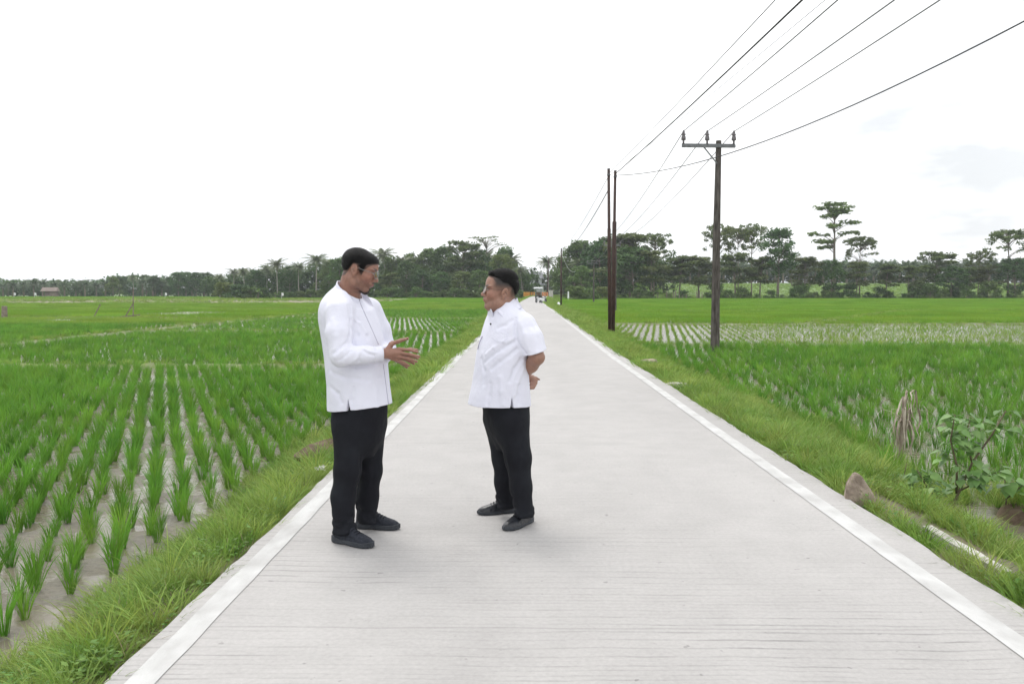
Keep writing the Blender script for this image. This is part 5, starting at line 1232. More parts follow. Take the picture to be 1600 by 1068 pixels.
def tint(me, V, skin, head, line=None, brow=(.03, .02, .016), stubble=0.0, fade=0.0, lip=(.30, .12, .10)):
    q = head.inv(V); f, l, t_ = q.T; al = np.abs(l); col = np.tile(np.array(skin), (len(V), 1))
    g = lambda c, k: np.clip(k, 0, 1)[:, None] * (np.array(c) - col)
    col += g(lip, (1 - ((t_ + .0455) / .0115) ** 2 - (l / .024) ** 2) * 3 * (f > .088)) * .8
    col += g(np.array(skin) * np.array([1.12, .86, .84]), np.exp(-(((f - .065) / .03) ** 2 + ((al - .045) / .025) ** 2 + ((t_ + .015) / .025) ** 2)) * (f > .03)) * .6
    if stubble:
        k = sstep(-.025, -.05, t_) * sstep(.0, .03, f) * (np.abs(t_ + .05) < .06); must = np.exp(-((t_ + .0315) / .0055) ** 2 - (l / .03) ** 2) * (f > .085); col += g((.05, .04, .036), np.clip(stubble * k + 1.3 * stubble * must, 0, .9))
    if fade: 
        k = sstep(-.002, .058, t_) * sstep(.070, .035, f) * (f > -.2); k2 = sstep(-.055, .03, t_) * sstep(-.03, -.055, f); col += g((.028, .024, .023), np.clip(np.maximum(k, k2) * fade, 0, .95) * ((al < .0785) | (f < -.03)))
    if line is not None:
        ln = np.interp(f, *zip(*line)); kk = sstep(-.013, .002, t_ - ln) * (f < .085) * np.exp(-((t_ - ln) / .03) ** 2); col += g((.03, .025, .023), kk * .85)
    br = np.exp(-(((t_ - .0365 - .12 * (al - .03) * (al < .05)) / .0062) ** 4) - ((al - .032) / .019) ** 4) * (f > .05); col += g(brow, br * .9)
    lash = np.exp(-((t_ - .0195) / .0034) ** 2 - ((al - .031) / .014) ** 4) * (f > .075); col += g((.02, .013, .01), lash * .9)
    eye = np.exp(-((t_ - .0145) / .0040) ** 4 - ((al - .031) / .011) ** 4) * (f > .080); col += g((.55, .5, .47), eye * .9)
    iris = np.exp(-((t_ - .0145) / .0046) ** 4 - ((al - .031) / .0046) ** 4) * (f > .080); col += g((.012, .008, .006), iris)
    ca = me.color_attributes.new('tone', 'FLOAT_COLOR', 'POINT'); ca.data.foreach_set('color', np.concatenate([col, np.ones((len(V), 1))], 1).astype(np.float32).ravel())
def hair_vol(h, line, lift, blobs, hs):
    S = h.s; v = Vol(h.c - .22, h.c + .24, hs)
    for c, r in blobs: v.ell(h.p(*c), np.array(r) * S, .012, 'add', h.R)
    xs, ys_ = zip(*line); R_, c0 = h.R, h.c
    def fn(X, Y, Z):
        x, y, z = X - c0[0], Y - c0[1], Z - c0[2]; f = (R_[0, 0] * x + R_[1, 0] * y + R_[2, 0] * z) / S; l_ = (R_[0, 1] * x + R_[1, 1] * y + R_[2, 1] * z) / S; t_ = (R_[0, 2] * x + R_[1, 2] * y + R_[2, 2] * z) / S
        return (np.interp(f, xs, ys_) - t_ + .0012 * np.sin(f * 320)) * S
    def taper(X, Y, Z):
        x, y, z = X - c0[0], Y - c0[1], Z - c0[2]; f = (R_[0, 0] * x + R_[1, 0] * y + R_[2, 0] * z) / S; t_ = (R_[0, 2] * x + R_[1, 2] * y + R_[2, 2] * z) / S
        return .012 * np.exp(-np.clip(t_ - np.interp(f, xs, ys_), 0, 1) / .011)
    v.op(taper, v.lo, [a[-1] for a in v.ax], 1, 'shift')
    v.op(fn, v.lo, v.ax and [a[-1] for a in v.ax], 1, 'cut')
    return v
def shoe(name, parent, m_up, heel, toe, z_top, seed, sole_wave=0.0, laces=True, hz=1.25):
    """shoe along heel->toe on the ground (local person coordinates)"""
    heel, toe = np.array(heel, float), np.array(toe, float); Ln = np.linalg.norm(toe - heel); d = (toe - heel) / Ln; k = Ln / .30; hs = .0028
    v = Vol((-.04, -.075 * k, -.01), (Ln + .04, .075 * k, .17), hs)
    prof = np.array([(0.0, .022, .085), (.02, .034, .098), (.06, .038, .105), (.10, .038, .104), (.14, .042, .082), (.18, .047, .066), (.22, .048, .056), (.26, .042, .047), (.285, .028, .038), (.30, .006, .028)]); prof[:, 0] *= k; prof[:, 1] *= k * 1.06; prof[:, 2] *= hz
    up = lambda e, z0, cap=None: (lambda X, Y, Z: np.maximum(((np.abs((Y - .004 * np.sin(X / Ln * 3.1)) / (np.interp(X, prof[:, 0], prof[:, 1]) + e)) ** 2.3 + np.clip((Z - .012) / (np.interp(X, prof[:, 0], prof[:, 2]) - .012 + e), 0, 9) ** (2.0)) ** .5 - 1) * .03, np.maximum(np.maximum(z0 - Z, -X - e - .001), X - Ln - e)))
    v.op(up(0, .014), v.lo, [a[-1] for a in v.ax], .004)
    v.crease([(.12 * k, -.03 * k, .06), (.20 * k, -.045 * k, .035)], .002, .006); v.crease([(.12 * k, .03 * k, .06), (.20 * k, .045 * k, .035)], .002, .006); v.crease([(.215 * k, -.03, .05), (.21 * k, .03, .05)], .0016, .006)
    Rz = np.array([[d[0], -d[1], 0], [d[1], d[0], 0], [0, 0, 1]]); place = lambda V: V @ Rz.T + np.array([heel[0], heel[1], 0])
    V, Q = v.nets(); me = mesh(name, place(relax(V, Q, 1)), Q, m_up, True); o = obj(name, me, parent)
    s2 = Vol((-.04, -.075 * k, -.01), (Ln + .04, .075 * k, .08), hs)
    def sf(X, Y, Z):
        w_ = np.interp(X, prof[:, 0], prof[:, 1]) + .003 + .0015 * (Z < .012) - .006 * sstep(.012, .0, Z); top = .022 * hz + (.004 if hz > 1.2 else -.004) + .012 * sstep(.10 * k, .0, X) + .006 * sstep(.24 * k, .30 * k, X); low = .010 * sstep(.26 * k, .31 * k, X) ** 2 + .007 * np.exp(-((X / k - .115) / .03) ** 2)
        return np.maximum(np.maximum(np.abs(Y - .004 * np.sin(X / Ln * 3.1)) - w_, np.maximum(Z - top, low - Z)), np.maximum(-X - .006, X - Ln - .004))
    s2.op(sf, s2.lo, [a[-1] for a in s2.ax], .004)
    if sole_wave:
        for x in (.02, .055, .09): 
            for sg in (-1, 1): s2.cone((x * k, sg * .05 * k, .018), (x * k + .018, sg * .05 * k, .017), .006, .006, .002, 'sub')
    V, Q = s2.nets(); obj('sole', mesh('sole', place(relax(V, Q, 1)), Q, M['sole'], True), o)
    if laces:
        mb = MB(); zt = lambda x: float(np.interp(x, prof[:, 0], prof[:, 2]))
        for i in range(5):
            x = (.115 + .02 * i) * k; pts = [(x + .004 * sg_, sg_ * .022, zt(x) - .006) if sg_ else (x, 0, zt(x) + .004) for sg_ in (-1, 0, 1)]; mb.tube([place(np.array([p]))[0] for p in pts], .0028, 5)
        x = .108 * k; b0 = np.array([x, 0, zt(x) + .006])
        for sg in (-1, 1): mb.tube([place(np.array([b0 + np.array(p)]))[0] for p in ((0, 0, 0), (.012, sg * .018, .010), (.030, sg * .030, .006), (.024, sg * .022, -.006), (0, 0, 0))], .0022, 5)
        mb.build('lace', M['lace'], o, True)
    return o
def trousers(vol, legs, pelvis, folds, rngs):
    vol.loft(pelvis, .02, 2.3)
    for pts, rad in legs: vol.chain(pts, rad, .035)
    r = random.Random(rngs)
    for pts, rad in legs:                                     # folds stacked above each hem
        a, b_ = np.array(pts[-2]), np.array(pts[-1]); R_ = rad[-1]
        for i in range(folds):
            t_ = 1 - (.02 + .13 * i + r.uniform(-.02, .02)); c = a + (b_ - a) * t_; ph = r.uniform(0, 6.28); tl = r.uniform(-.05, .05); line = []
            for k in range(7): q = ph + k * .42; line.append((c[0] + R_ * 1.0 * math.cos(q), c[1] + R_ * 1.0 * math.sin(q), c[2] + tl * (k - 3) / 3 + .012 * math.sin(k * 1.3)))
            vol.crease(line, r.choice([.010, .011, -.009]) * (1 - .1 * i), .013)
        for k in range(3): q = r.uniform(0, 6.28); m0 = np.array(pts[1]); e = np.array([math.cos(q), math.sin(q), 0]) * rad[1]; vol.crease([m0 + e + np.array([0, 0, .15]), m0 + e * .98 + np.array([0, 0, -.2])], .004, .014)
def finish_root(P_, o, label):
    o.location = [float(c) for c in P_.o]; o.rotation_euler = (0, 0, P_.th); return tag(o, label, 'person')
def cut_plane(vol, point, nrm):
    n_ = np.array(nrm, float); n_ /= np.linalg.norm(n_); p = np.array(point, float)
    return lambda X, Y, Z: (X - p[0]) * n_[0] + (Y - p[1]) * n_[1] + (Z - p[2]) * n_[2]
def glasses(root, h, m_frame, tl=-.012, w_=.024, hh=.019, fwd=.104, rim=.0012):
    g = MB()
    def rim_pts(sg): return [h.p(fwd - .010 * (abs(l_) / .06) ** 2 - .004 * math.sin(a), l_, .012 + hh * (abs(math.sin(a)) ** .8) * np.sign(math.sin(a))) for a in np.linspace(0, 2 * math.pi, 25) for l_ in [sg * .033 + w_ * (abs(math.cos(a)) ** .8) * np.sign(math.cos(a))]]
    for sg in (-1, 1): g.tube(rim_pts(sg), rim * h.s, 6, False)
    g.tube([h.p(fwd, -.010, .018), h.p(fwd + .004, 0, .022), h.p(fwd, .010, .018)], rim * h.s, 6)
    fr = g.build('spectacles', m_frame, root, True)
    for sg in (-1, 1):
        m = MB(); pts = rim_pts(sg)[:-1]; m.add(pts, [list(range(len(pts)))]); m.build('lens', M['lens'], fr)
        m = MB(); m.tube([h.p(fwd - .013, sg * .058, .019), h.p(fwd - .03, sg * .0735, .019), h.p(.03, sg * .080, .018), h.p(-.002, sg * .083, .020), h.p(-.022, sg * .082, -.002)], rim * .85 * h.s, 6); m.build('temple', m_frame, fr, True)
    return fr
def finger(vol, pts, r0=.0092, r1=.0070, k=.005):
    n_ = len(pts); vol.chain(pts, np.linspace(r0, r1, n_), k)

# ======================================================= man in long sleeves
A = Person(563, 5.15, R(-20)); J = A.J
body = Vol((-.36, -.36, -.01), (.52, .36, 1.82), .0034)
LEGS_A = [([J(546, 660, -.095), J(543, 735, -.115), J(536, 775, -.125), J(537, 828, -.13)], [.100, .077, .068, .070]), ([J(578, 660, .10), J(578, 735, .115), J(574, 775, .12), J(574, 806, .12)], [.098, .072, .066, .066])]
hA = Head(A.Jy(560, 423.5, 0.0), R(20), R(-20), 1.16)
hA.build(body, 0, .83)
nb = A.Jy(543, 462, 0)
body.cone(hA.p(-.022, 0, -.045), nb, .060, .066, .03); body.cone(hA.p(-.005, 0, -.055), nb + np.array([.008, 0, -.01]), .045, .046, .03)
def arm_pts(px): return [J(*q) for q in px]
shR, elR, wrR = J(529, 487, -.185), J(533, 556, -.265), J(600, 552, -.11)
shL, elL, wrL = shR * [1, -1, 1], elR * [1, -1, 1], J(603, 553, .035)
body.loft([(.80, .0, 0, .09, .14), (1.1, 0, 0, .09, .13), (1.38, -.01, 0, .08, .15), (nb[2] - .02, nb[0], 0, .05, .06)], .03)
for a, b_, c in ((shR, elR, wrR), (shL, elL, wrL)): body.chain([a, b_, c], [.045, .036, .029], .02)
for lg in LEGS_A: body.chain(list(lg[0][:-1]) + [lg[0][-2] * .35 + lg[0][-1] * .65], [.065, .045, .030, .022], .02)
# right hand: back of the hand towards the viewer, fingers fanned forward
def hand(v0, wrist, kn, tips, mids, thumb, vt):
    W_ = wrist; K_ = [J(x, y, v) for x, y, v in kn]
    for q in K_: body.cone(W_ + (q - W_) * .12, q, .017, .0115, .012)
    body.cone((W_ + K_[0]) / 2, (W_ + K_[3]) / 2, .014, .014, .012)
    for q, m_, t_ in zip(K_, mids, tips): m_ = J(*m_); t_ = J(*t_); q2 = m_ + (t_ - m_) * .5; finger(body, [q, m_, q2, t_], .0100, .0072)
    finger(body, [W_ + np.array([.01, 0, .008])] + [J(*q) for q in thumb], .0155, .0082, .008)
hand(-.09, wrR, [(624, 545, -.070), (625.5, 551, -.078), (624, 557, -.076), (620, 562, -.068)],
     [(652.5, 550, -.045), (655.5, 557, -.055), (651, 565, -.055), (639, 571, -.050)],
     [(640, 546.5, -.060), (641, 553.5, -.070), (639, 560, -.068), (630, 566, -.060)],
     [(611, 537.5, -.075), (622, 533.5, -.062), (633.5, 530.0, -.055)], 0)
hand(.03, wrL, [(627, 547, .020), (628, 553, .026), (627, 559, .024), (622, 564, .018)],
     [(652, 546.5, -.004), (653, 560, .004), (647, 568, .006), (636, 574, .004)],
     [(641, 545, .010), (642, 556, .018), (638, 563, .016), (630, 569, .012)],
     [(613, 536, .015), (626, 531.5, .008), (637, 528.5, .004)], 0)
person, V, me = grow('person', body, M['skin'])
tint(me, V, (.285, .150, .108), hA, LINE_A, stubble=.30)
finish_root(A, person, 'man in a long-sleeved white shirt and black trousers gesturing with both hands')
# hair swept back, goatee
hv = hair_vol(hA, LINE_A, .01,
              [((-.004, 0, .037), (.0945, .081, .0775)), ((.030, 0, .056), (.068, .068, .050)), ((-.02, 0, .05), (.078, .078, .066))], .0034)
grow_hair('hair', hv, M['hair'], person, hA, lambda f, l, t: (-1, 0, -.25 - 1.2 * (t < .03)), 5200, .030, .0026, 3)
bv = Vol(hA.c - .2, hA.c + .2, .003); E = lambda c, r, k=.006: bv.ell(hA.p(*c), np.array(r) * hA.s, k, 'add', hA.R)
E((.067, 0, -.084), (.0205, .024, .0185)); E((.080, 0, -.068), (.009, .010, .009)); E((.048, 0, -.087), (.025, .028, .012))
grow_hair('beard', bv, M['beard'], person, hA, lambda f, l, t: (.3, 0, -1), 1100, .013, .0030, 4, .0008)
bv = Vol(hA.c - .2, hA.c + .2, .003)
for g in (-1, 1): bv.chain([hA.p(.0965, g * .002, -.0320), hA.p(.092, g * .014, -.034), hA.p(.084, g * .025, -.041)], [.0040, .0044, .0028], .003)
grow('moustache', bv, M['beard'], person)
glasses(person, hA, M['frame_clear'], hh=.0175)
# shirt
sv = Vol((-.36, -.38, .74), (.40, .38, 1.66), .0042)
RG = [(446, 525, 561, .078), (455, 515, 566, .120), (463, 509, 570, .160), (472, 504, 576, .188), (485, 501, 581, .205), (500, 501, 587, .21), (530, 506, 596, .205), (560, 510, 602, .20), (600, 514, 606, .20), (650, 515, 613, .208)]
rings = [A.ring(*q) for q in RG]; sv.loft(rings, .02, 2.25)
sv.chain([shR + [0, .02, 0], (shR + elR) / 2 + [-.004, -.004, 0], elR], [.082, .075, .062], .022); cd_ = (wrR - elR) / np.linalg.norm(wrR - elR); sv.sleeve([elR, elR + (wrR - elR) * .55, elR + (wrR - elR) * 1.05], [.060, .052, .043], wrR - cd_ * .006, cd_)
sv.chain([shL + [0, -.02, 0], (shL + elL) / 2, elL], [.082, .075, .062], .022); cl_ = (wrL - elL) / np.linalg.norm(wrL - elL); sv.sleeve([elL, elL + (wrL - elL) * .55, elL + (wrL - elL) * 1.05], [.060, .052, .043], wrL - cl_ * .006, cl_)
# hem, side slits
zb, zf = J(514, 637, 0)[2], J(609.5, 632, 0)[2]; zs = J(545, 645.5, -.2)[2]; ub, uf = J(514, 637, 0)[0], J(609.5, 632, 0)[0]
sv.op(lambda X, Y, Z: np.interp(X, [ub, ub + .35 * (uf - ub), uf], [zb, zs, zf]) - Z, sv.lo, [a[-1] for a in sv.ax], 1, 'cut')
for sg in (-1, 1):
    su = J(543.5, 632, -.2)[0]; zt = J(543, 624, -.2)[2]; zl = J(543, 648, -.2)[2]
    def slit(X, Y, Z, su=su, zt=zt, zl=zl): return np.maximum(np.abs(X - su) - .0155 * np.clip((zt - Z) / (zt - zl), 0, 2), Z - zt)
    sv.op(slit, (su - .06, -.38 if sg < 0 else .10, zl - .05), (su + .06, -.10 if sg < 0 else .38, zt + .01), .002, 'sub')
# folds: armpit, elbow, forearm, back
def fold(px, v, dep, wd, P_=A, vol=sv):
    L_ = []
    for x, y in px:
        q = P_.hit(x, y, vol)
        if q is not None: L_.append(q)
    if len(L_) > 1: vol.crease(L_, dep, wd)
fold([(546, 478), (548.5, 500), (547, 525), (545.5, 541)], 0, .014, .010); fold([(550, 495), (562, 505), (572, 520)], 0, -.006, .010); fold([(549, 512), (560, 524), (570, 540)], 0, .006, .010)
fold([(524, 559), (534, 549), (545, 541)], 0, -.007, .008); fold([(522, 552), (532, 543), (543, 534)], 0, .007, .008); fold([(530, 563), (541, 555), (548, 548)], 0, .006, .007); fold([(546, 568), (556, 561), (562, 550)], 0, -.006, .007); fold([(551, 571), (562, 563), (566, 553)], 0, .005, .007)
fold([(566, 547), (574, 552), (584, 555)], 0, .007, .007); fold([(570, 545), (578, 549), (588, 551)], 0, -.006, .006); fold([(540, 572), (556, 573), (575, 571), (600, 566)], 0, .008, .008)
fold([(517, 605), (528, 615), (534, 628)], 0, .006, .013); fold([(556, 590), (575, 594), (596, 590)], 0, .004, .012); fold([(516, 580), (535, 588), (560, 592)], 0, .004, .014); fold([(520, 500), (524, 525), (522, 545)], 0, -.005, .016); fold([(560, 500), (575, 525), (590, 545)], 0, .004, .016); fold([(505, 500), (510, 540), (516, 575)], 0, .004, .015)
fold([(552, 605), (550, 625), (549, 640)], 0, .004, .012); fold([(580, 580), (588, 610), (590, 635)], 0, -.004, .014)
tb, tf = A.Jy(528.5, 438.0, 0), A.Jy(560, 464, 0); dv = tf - tb; nn = np.array([-dv[2], 0, dv[0]]); nn /= np.linalg.norm(nn)
sv.op(cut_plane(sv, tb - nn * .022, nn), (-.25, -.098, 1.3), (.3, .098, 1.7), 1, 'cut')
shirt, V, me_s = grow('shirt', sv, M['shirt'], person)
# stand collar
cv = Vol((-.2, -.16, 1.36), (.2, .16, 1.68), .0034); c0, c1 = A.Jy(540, 466, 0), A.Jy(548, 441, 0)
cv.cone(c0 - [.004, 0, .03], c1 + (c1 - c0) * .3, .093, .083, .005)
tb, tf = A.Jy(528.5, 438.0, 0), A.Jy(560, 464, 0); dv = tf - tb; nn = np.array([-dv[2], 0, dv[0]])
cv.op(cut_plane(cv, tb, nn), cv.lo, [a[-1] for a in cv.ax], 1, 'cut')
cv.cone(c0 - [.008, 0, .05], c1 + (c1 - c0) * .6, .086, .076, .003, 'sub')
cv.op(cut_plane(cv, tb - nn / np.linalg.norm(nn) * .062, -nn), cv.lo, [a[-1] for a in cv.ax], 1, 'cut')
grow('collar', cv, M['shirt'], shirt)
# front piping and a cuff seam
pl = MB(); pts = []
for x, y in zip(np.interp(np.linspace(0, 1, 22), [0, .1, .4, .7, 1], [562, 565, 573, 582.5, 591.5]), np.interp(np.linspace(0, 1, 22), [0, .1, .4, .7, 1], [469, 478, 496, 517, 538])):
    q = A.hit(x, y, sv)
    if q is not None: pts.append(q + [0, -.002, 0])
pts = [q + [.001, -.002, 0] for q in (A.hit(x, y, cv) for x, y in zip(np.linspace(560.5, 562.5, 6), np.linspace(464.5, 471, 6))) if q is not None] + pts
if len(pts) > 2: pl.tube(pts, .0021, 6)
pts = [q + [0, -.002, 0] for q in (A.hit(x, y, sv) for x, y in zip(np.linspace(599, 607, 16), np.linspace(569, 631, 16))) if q is not None]
if len(pts) > 2: pl2 = MB(); pl2.tube(pts, .0023, 6); pl2.build('placket_piping', M['piping'], shirt, True)
pl.build('placket_piping', M['piping'], shirt, True)
cf = MB()
u_ = np.cross(cd_, [0, 0, 1]); u_ /= np.linalg.norm(u_); w2 = np.cross(u_, cd_)
for off, rr in ((.004, .0455), (.052, .0475)):
    c = wrR - cd_ * (.006 + off); cf.tube([c + rr * (u_ * math.cos(a) + w2 * math.sin(a)) for a in np.linspace(0, 2 * math.pi, 28)], .0022, 5, False)
cf.F = cf.F; cf.build('cuff', M['shirt_flat'], shirt, True)
# trousers and shoes
tv_ = Vol((-.32, -.34, .03), (.36, .34, .98), .0045)
trousers(tv_, LEGS_A,
         [A.ring(600, 524, 600, .165), A.ring(640, 521.5, 603, .180), A.ring(668, 523, 601, .178), A.ring(690, 530, 595, .14), A.ring(712, 545, 583, .055)], 4, 5)
zc = .060; tv_.op(lambda X, Y, Z: zc - Z, tv_.lo, [a[-1] for a in tv_.ax], 1, 'cut')
trs, V, _ = grow('trousers', tv_, M['trouser'], person)
g0, g1 = at_z(523, 845, 0), at_z(583, 856, 0); shoe('shoe', person, M['sneaker'], A.W(*g0[:2]), A.W(*g1[:2]), .1, 1, 1)
g0, g1 = at_z(558, 824, 0), at_z(624.5, 826.5, 0); shoe('shoe', person, M['sneaker'], A.W(*g0[:2]), A.W(*g1[:2]), .1, 2, 1)

# ======================================================= man in short sleeves
B = Person(790, 5.5, R(202)); JB = B.J
body = Vol((-.36, -.38, -.01), (.42, .38, 1.72), .0034)
hB = Head(B.Jy(783, 458.5, 0.0), R(-12), R(6), 1.13)
hB.build(body, .006)
LINE_B = [(-.12, -.030), (-.085, -.020), (-.06, .030), (-.03, .052), (.02, .060), (.046, .066), (.062, .086), (.10, .100)]
LEGS_B = [([JB(799, 655, .10), JB(809.5, 715, .115), JB(814, 760, .12), JB(819, 806, .125)], [.112, .082, .067, .062]), ([JB(782, 655, -.10), JB(788, 715, -.11), JB(789, 752, -.12), JB(790.5, 787, -.125)], [.110, .078, .066, .063])]
nb = B.Jy(793, 484, 0)
body.cone(hB.p(-.025, 0, -.04), nb, .066, .074, .03); body.cone(hB.p(.02, 0, -.07), nb + np.array([.05, 0, -.01]), .052, .056, .03)
shN, elN = JB(820, 508, .180), JB(839, 558, .25)                                   # near (left) arm, elbow back
haN = JB(812, 592, .02); shF, elF = shN * [1, -1, 1], np.array([elN[0], -.25, elN[2] + .01])
hF = JB(827, 590, -.02)
body.loft([(.78, .0, 0, .09, .14), (1.0, .0, 0, .10, .13), (1.30, -.0, 0, .08, .15), (nb[2] - .02, nb[0], 0, .05, .06)], .03)
body.chain([shN, elN], [.052, .044], .02); body.chain([elN, elN + (haN - elN) * .35, haN], [.047, .046, .030], .02)
body.chain([shF, elF, hF + [0, -.06, 0]], [.050, .042, .029], .02)
# far hand resting behind the back: loose fist, thumb pointing backward
Wp = JB(823, 592, -.05); body.cone(Wp, JB(830, 591, -.035), .026, .024, .012)
for i, (kx, ky, mx_, my_, tx_, ty_) in enumerate(((832, 590, 837.5, 594, 834, 599), (832, 594, 837, 598, 833, 602), (831, 598, 835, 602, 831, 604), (830, 601, 833, 605, 829.5, 606))):
    finger(body, [JB(kx, ky, -.03 + .006 * i), JB(mx_, my_, -.02 + .008 * i), JB(tx_, ty_, -.008 + .008 * i)], .0125, .0105, .006)
finger(body, [JB(826, 587, -.05), JB(832, 588, -.045), JB(837.5, 590.5, -.042), JB(842.5, 592.5, -.04)], .0125, .0068, .007)
# near hand clasped behind the back, out of sight
for i in range(4): finger(body, [haN + [-.01, -.01, .02 - .016 * i], haN + [-.02, -.06, .02 - .016 * i], haN + [.0, -.085, .02 - .016 * i]], .0100, .0078)
finger(body, [haN + [0, 0, .02], haN + [-.03, -.03, .035], haN + [-.035, -.06, .035]], .012, .008)
for lg in LEGS_B: body.chain(list(lg[0][:-1]) + [lg[0][-2] * .45 + lg[0][-1] * .55], [.065, .045, .030, .022], .02)
man, V, me = grow('person', body, M['skin'])
tint(me, V, (.305, .170, .122), hB, LINE_B, stubble=.10, fade=.95)
finish_root(B, man, 'man in glasses and a short-sleeved white shirt standing with his hands behind his back')
hv = hair_vol(hB, LINE_B, .01,
              [((-.003, 0, .046), (.0945, .078, .0900)), ((.030, 0, .084), (.058, .058, .046)), ((-.012, 0, .085), (.076, .066, .058)), ((.058, 0, .100), (.026, .046, .020))], .0034)
grow_hair('hair', hv, M['hair'], man, hB, lambda f, l, t: (.5 if t > .085 else -.3, l * 6, .5 if t > .085 else -1), 5200, .020, .0050, 5)
glasses(man, hB, M['frame_dark'], hh=.020, w_=.024, rim=.0011)
# shirt
sv = Vol((-.34, -.40, .72), (.44, .40, 1.56), .0042)
RG = [(472, 776, 806, .085), (480, 768, 814, .135), (488, 764, 822, .175), (498, 759.5, 826, .20), (512, 755, 827, .215), (531, 750, 826, .222), (552, 745, 825, .225), (578, 741.5, 824.5, .225), (599, 738.5, 825.5, .225), (618, 734.5, 827.5, .222), (645, 729, 829, .225)]
rings = [B.ring(*q) for q in RG]; sv.loft(rings, .02, 2.3)
ad = (elN - shN) / np.linalg.norm(elN - shN)
hm = JB(836, 551, .26); hq = [JB(824, 555.5, .24), JB(848, 547, .25)]; dh = hq[1] - hq[0]; nh = np.cross(dh, [0, 1, .0]); nh = nh if nh[2] < 0 else -nh
sv.sleeve([shN + [0, -.02, .0], shN + (elN - shN) * .45, elN], [.080, .082, .074], hm, nh); hmF = hm * [1, -1, 1]
sv.sleeve([shF + [0, .02, .0], shF + (elF - shF) * .45, elF], [.080, .082, .074], hmF, nh)
ub, uf, um = B.Jy(828, 632.5, 0), B.Jy(731, 630.5, 0), JB(797, 636.5, .2)
sv.op(lambda X, Y, Z: np.interp(X, [ub[0], um[0], um[0] + .5 * (uf[0] - um[0]), uf[0]], [ub[2], um[2], um[2] + .001, uf[2]]) - Z, sv.lo, [a[-1] for a in sv.ax], 1, 'cut')
for sg in (-1, 1):
    su = JB(800, 628, .22)[0]; zt = JB(799.5, 619.5, .22)[2]; zl = JB(800, 638, .22)[2]
    def slit(X, Y, Z, su=su, zt=zt, zl=zl): return np.maximum(np.abs(X - su) - .012 * np.clip((zt - Z) / (zt - zl), 0, 2), Z - zt)
    sv.op(slit, (su - .06, -.40 if sg < 0 else .10, zl - .05), (su + .06, -.10 if sg < 0 else .40, zt + .01), .002, 'sub')
fb = lambda px, dep, wd: fold(px, 0, dep * 1.5, wd, B, sv)
fb([(806, 497), (805.5, 515), (807, 530), (815, 545), (823, 554)], .010, .008)
fb([(803, 534), (785, 545), (768, 556), (757, 566)], .006, .010); fb([(805, 528), (788, 534), (772, 543), (760, 553)], -.005, .010); fb([(808, 545), (795, 556), (780, 566), (768, 577)], .005, .011); fb([(815, 560), (805, 575), (797, 595)], .006, .012); fb([(818, 575), (808, 598), (803, 617)], -.004, .012)
fb([(800, 500), (790, 508), (778, 512)], .004, .012); fb([(752, 560), (757, 580), (756, 600)], .004, .014); fb([(766, 600), (764, 618), (762, 632)], .004, .013); fb([(782, 590), (784, 612), (785, 632)], -.004, .015); fb([(812, 602), (810, 618), (812, 630)], .004, .012)
fb([(812, 503), (820, 522), (826, 545)], -.004, .014); fb([(832, 510), (840, 528), (842, 545)], .003, .014)
shirt, V, _ = grow('shirt', sv, M['shirt'], man)
# collar band and folded wings
cv = Vol((-.2, -.18, 1.30), (.22, .18, 1.56), .0034); c0, c1 = B.Jy(793, 486, 0), B.Jy(786, 464, 0)
cv.cone(c0 - [-.0, 0, .03], c1 + (c1 - c0) * .4, .094, .088, .005)
tb, tf = B.Jy(803, 466.5, 0), B.Jy(765, 486, 0); dv = tf - tb; nn = np.array([-dv[2], 0, dv[0]]); nn = nn if nn[2] > 0 else -nn; nn /= np.linalg.norm(nn)
cv.op(cut_plane(cv, tb, nn), cv.lo, [a[-1] for a in cv.ax], 1, 'cut'); cv.cone(c0 - [0, 0, .05], c1 + (c1 - c0) * .7, .088, .081, .003, 'sub'); cv.op(cut_plane(cv, tb - nn * .055, -nn), cv.lo, [a[-1] for a in cv.ax], 1, 'cut')
col_, V, _ = grow('collar', cv, M['shirt'], shirt)
def wing(poly, name='collar_wing', th=.006):
    a, b_, c, d = [np.array(q, float) for q in poly]; V = []; n_ = 8
    for j in range(n_ + 1):
        for i in range(n_ + 1):
            u, v = i / n_, j / n_; p = (a * (1 - u) + b_ * u) * (1 - v) + (d * (1 - u) + c * u) * v; p = p + np.array([0, np.sign(a[1]) * .016 * math.sin(v * math.pi * .8), .004 * math.sin(v * 3)]); V.append(p)
    nn_ = np.cross(b_ - a, d - a); nn_ /= np.linalg.norm(nn_); N_ = len(V); V += [p - nn_ * th for p in V]; k = n_ + 1
    Fc = [[j * k + i, j * k + i + 1, (j + 1) * k + i + 1, (j + 1) * k + i] for j in range(n_) for i in range(n_)]; Fc += [[q + N_ for q in f[::-1]] for f in Fc]
    rim_ = [i for i in range(k)] + [(j + 1) * k + n_ for j in range(n_)] + [n_ * k + i for i in range(n_ - 1, -1, -1)] + [j * k for j in range(n_ - 1, 0, -1)]
    Fc += [[rim_[q], rim_[(q + 1) % len(rim_)], rim_[(q + 1) % len(rim_)] + N_, rim_[q] + N_] for q in range(len(rim_))]
    m = MB(); m.add(V, Fc); return m.build(name, M['shirt'], shirt, True)
wing([JB(804, 466, .06), JB(775.5, 485.5, .085), JB(785.5, 497, .135), JB(815, 480, .135)])
wing([JB(766, 482.5, .030), JB(761.5, 483.5, -.03), JB(760.5, 491.5, -.05), JB(769, 497.5, .035)])
V_, F_ = B.patch([(767.5, 516.5), (791.5, 519.5), (792, 529), (768, 527)], sv, 8, 5, .006); m = MB(); m.add(V_, F_); fl = m.build('pocket_flap', M['shirt'], shirt, False)
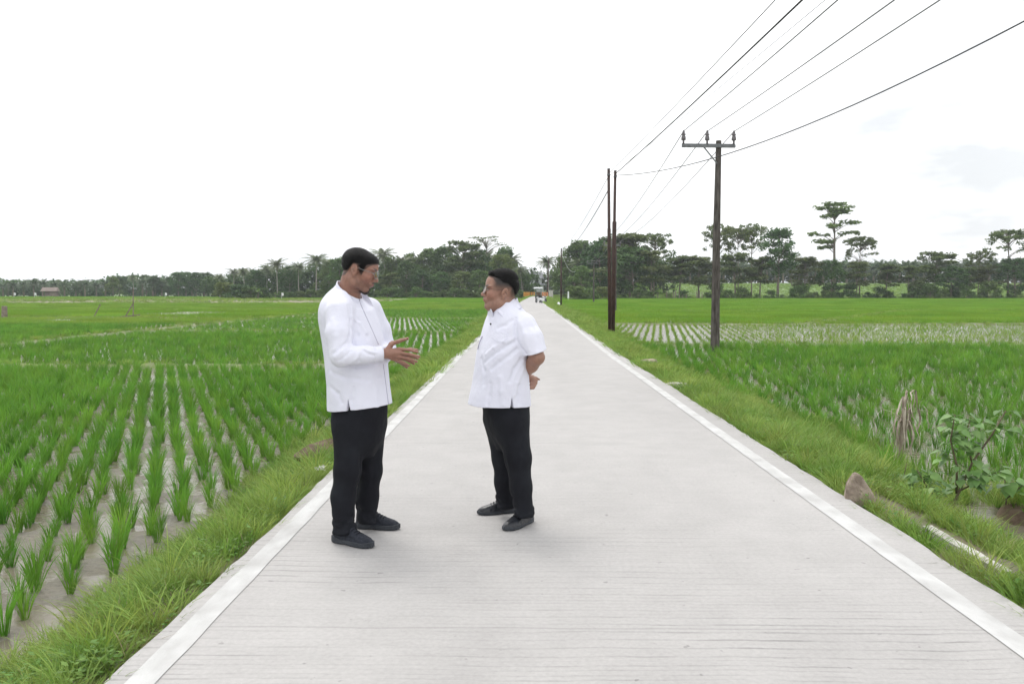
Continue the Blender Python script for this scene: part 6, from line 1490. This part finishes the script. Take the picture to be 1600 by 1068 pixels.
V_, F_ = B.patch([(768, 526.5), (792, 528.5), (784, 534.5), (777, 533.5)], sv, 8, 4, .006); m = MB(); m.add(V_, F_); m.build('pocket_flap', M['shirt'], shirt, False)
q = B.hit(766.5, 506.5, sv)
if q is not None:
    m = MB(); m.tube([q + [.006, .004, .004], q + [-.022, .016, -.006]], .0055, 8); m.build('microphone', M['blackp'], man, True)
q = B.hit(749.5, 540, sv)
q1, q2 = B.hit(754, 525, sv), B.hit(747.5, 545, sv)
if q1 is not None and q2 is not None:
    m = MB(); m.tube([q1 + [.004, .006, 0], (q1 + q2) / 2 + [.010, .008, 0], q2 + [.006, .006, 0]], .0028, 6); m.build('pocket_edge', M['piping'], shirt, True)
# trousers and shoes
tv_ = Vol((-.34, -.36, .03), (.36, .36, .96), .0045)
trousers(tv_, LEGS_B,
         [B.ring(590, 752, 822, .17), B.ring(632, 754, 826.5, .185), B.ring(660, 757, 824, .18), B.ring(682, 766, 817, .14), B.ring(702, 778, 808, .055)], 4, 8)
zc = .066; tv_.op(lambda X, Y, Z: zc - Z, tv_.lo, [a[-1] for a in tv_.ax], 1, 'cut')
grow('trousers', tv_, M['trouser'], man)
g0, g1 = at_z(829, 813, 0), at_z(788.5, 829.5, 0); shoe('shoe', man, M['leather'], B.W(*g0[:2]), B.W(*g1[:2]), .1, 3, hz=1.12)
g0, g1 = at_z(806, 799, 0), at_z(746, 803.5, 0); shoe('shoe', man, M['leather'], B.W(*g0[:2]), B.W(*g1[:2]), .1, 4, hz=1.12)

# ---------------------------------------------------------------- thin haze in the air
hz = bpy.data.materials.new('haze'); hz.use_nodes = True; t = hz.node_tree; t.nodes.clear()
pv = t.nodes.new('ShaderNodeVolumePrincipled'); pv.inputs['Color'].default_value = (.86, .90, .96, 1); pv.inputs['Density'].default_value = .0003; pv.inputs['Anisotropy'].default_value = .3
t.links.new(pv.outputs[0], t.nodes.new('ShaderNodeOutputMaterial').inputs['Volume'])
m = MB(); m.box((0, 2080, 20), (5260, 4300, 44)); tag(m.build('haze', hz), 'thin pale haze in the humid air over the fields', 'haze', kind='stuff')
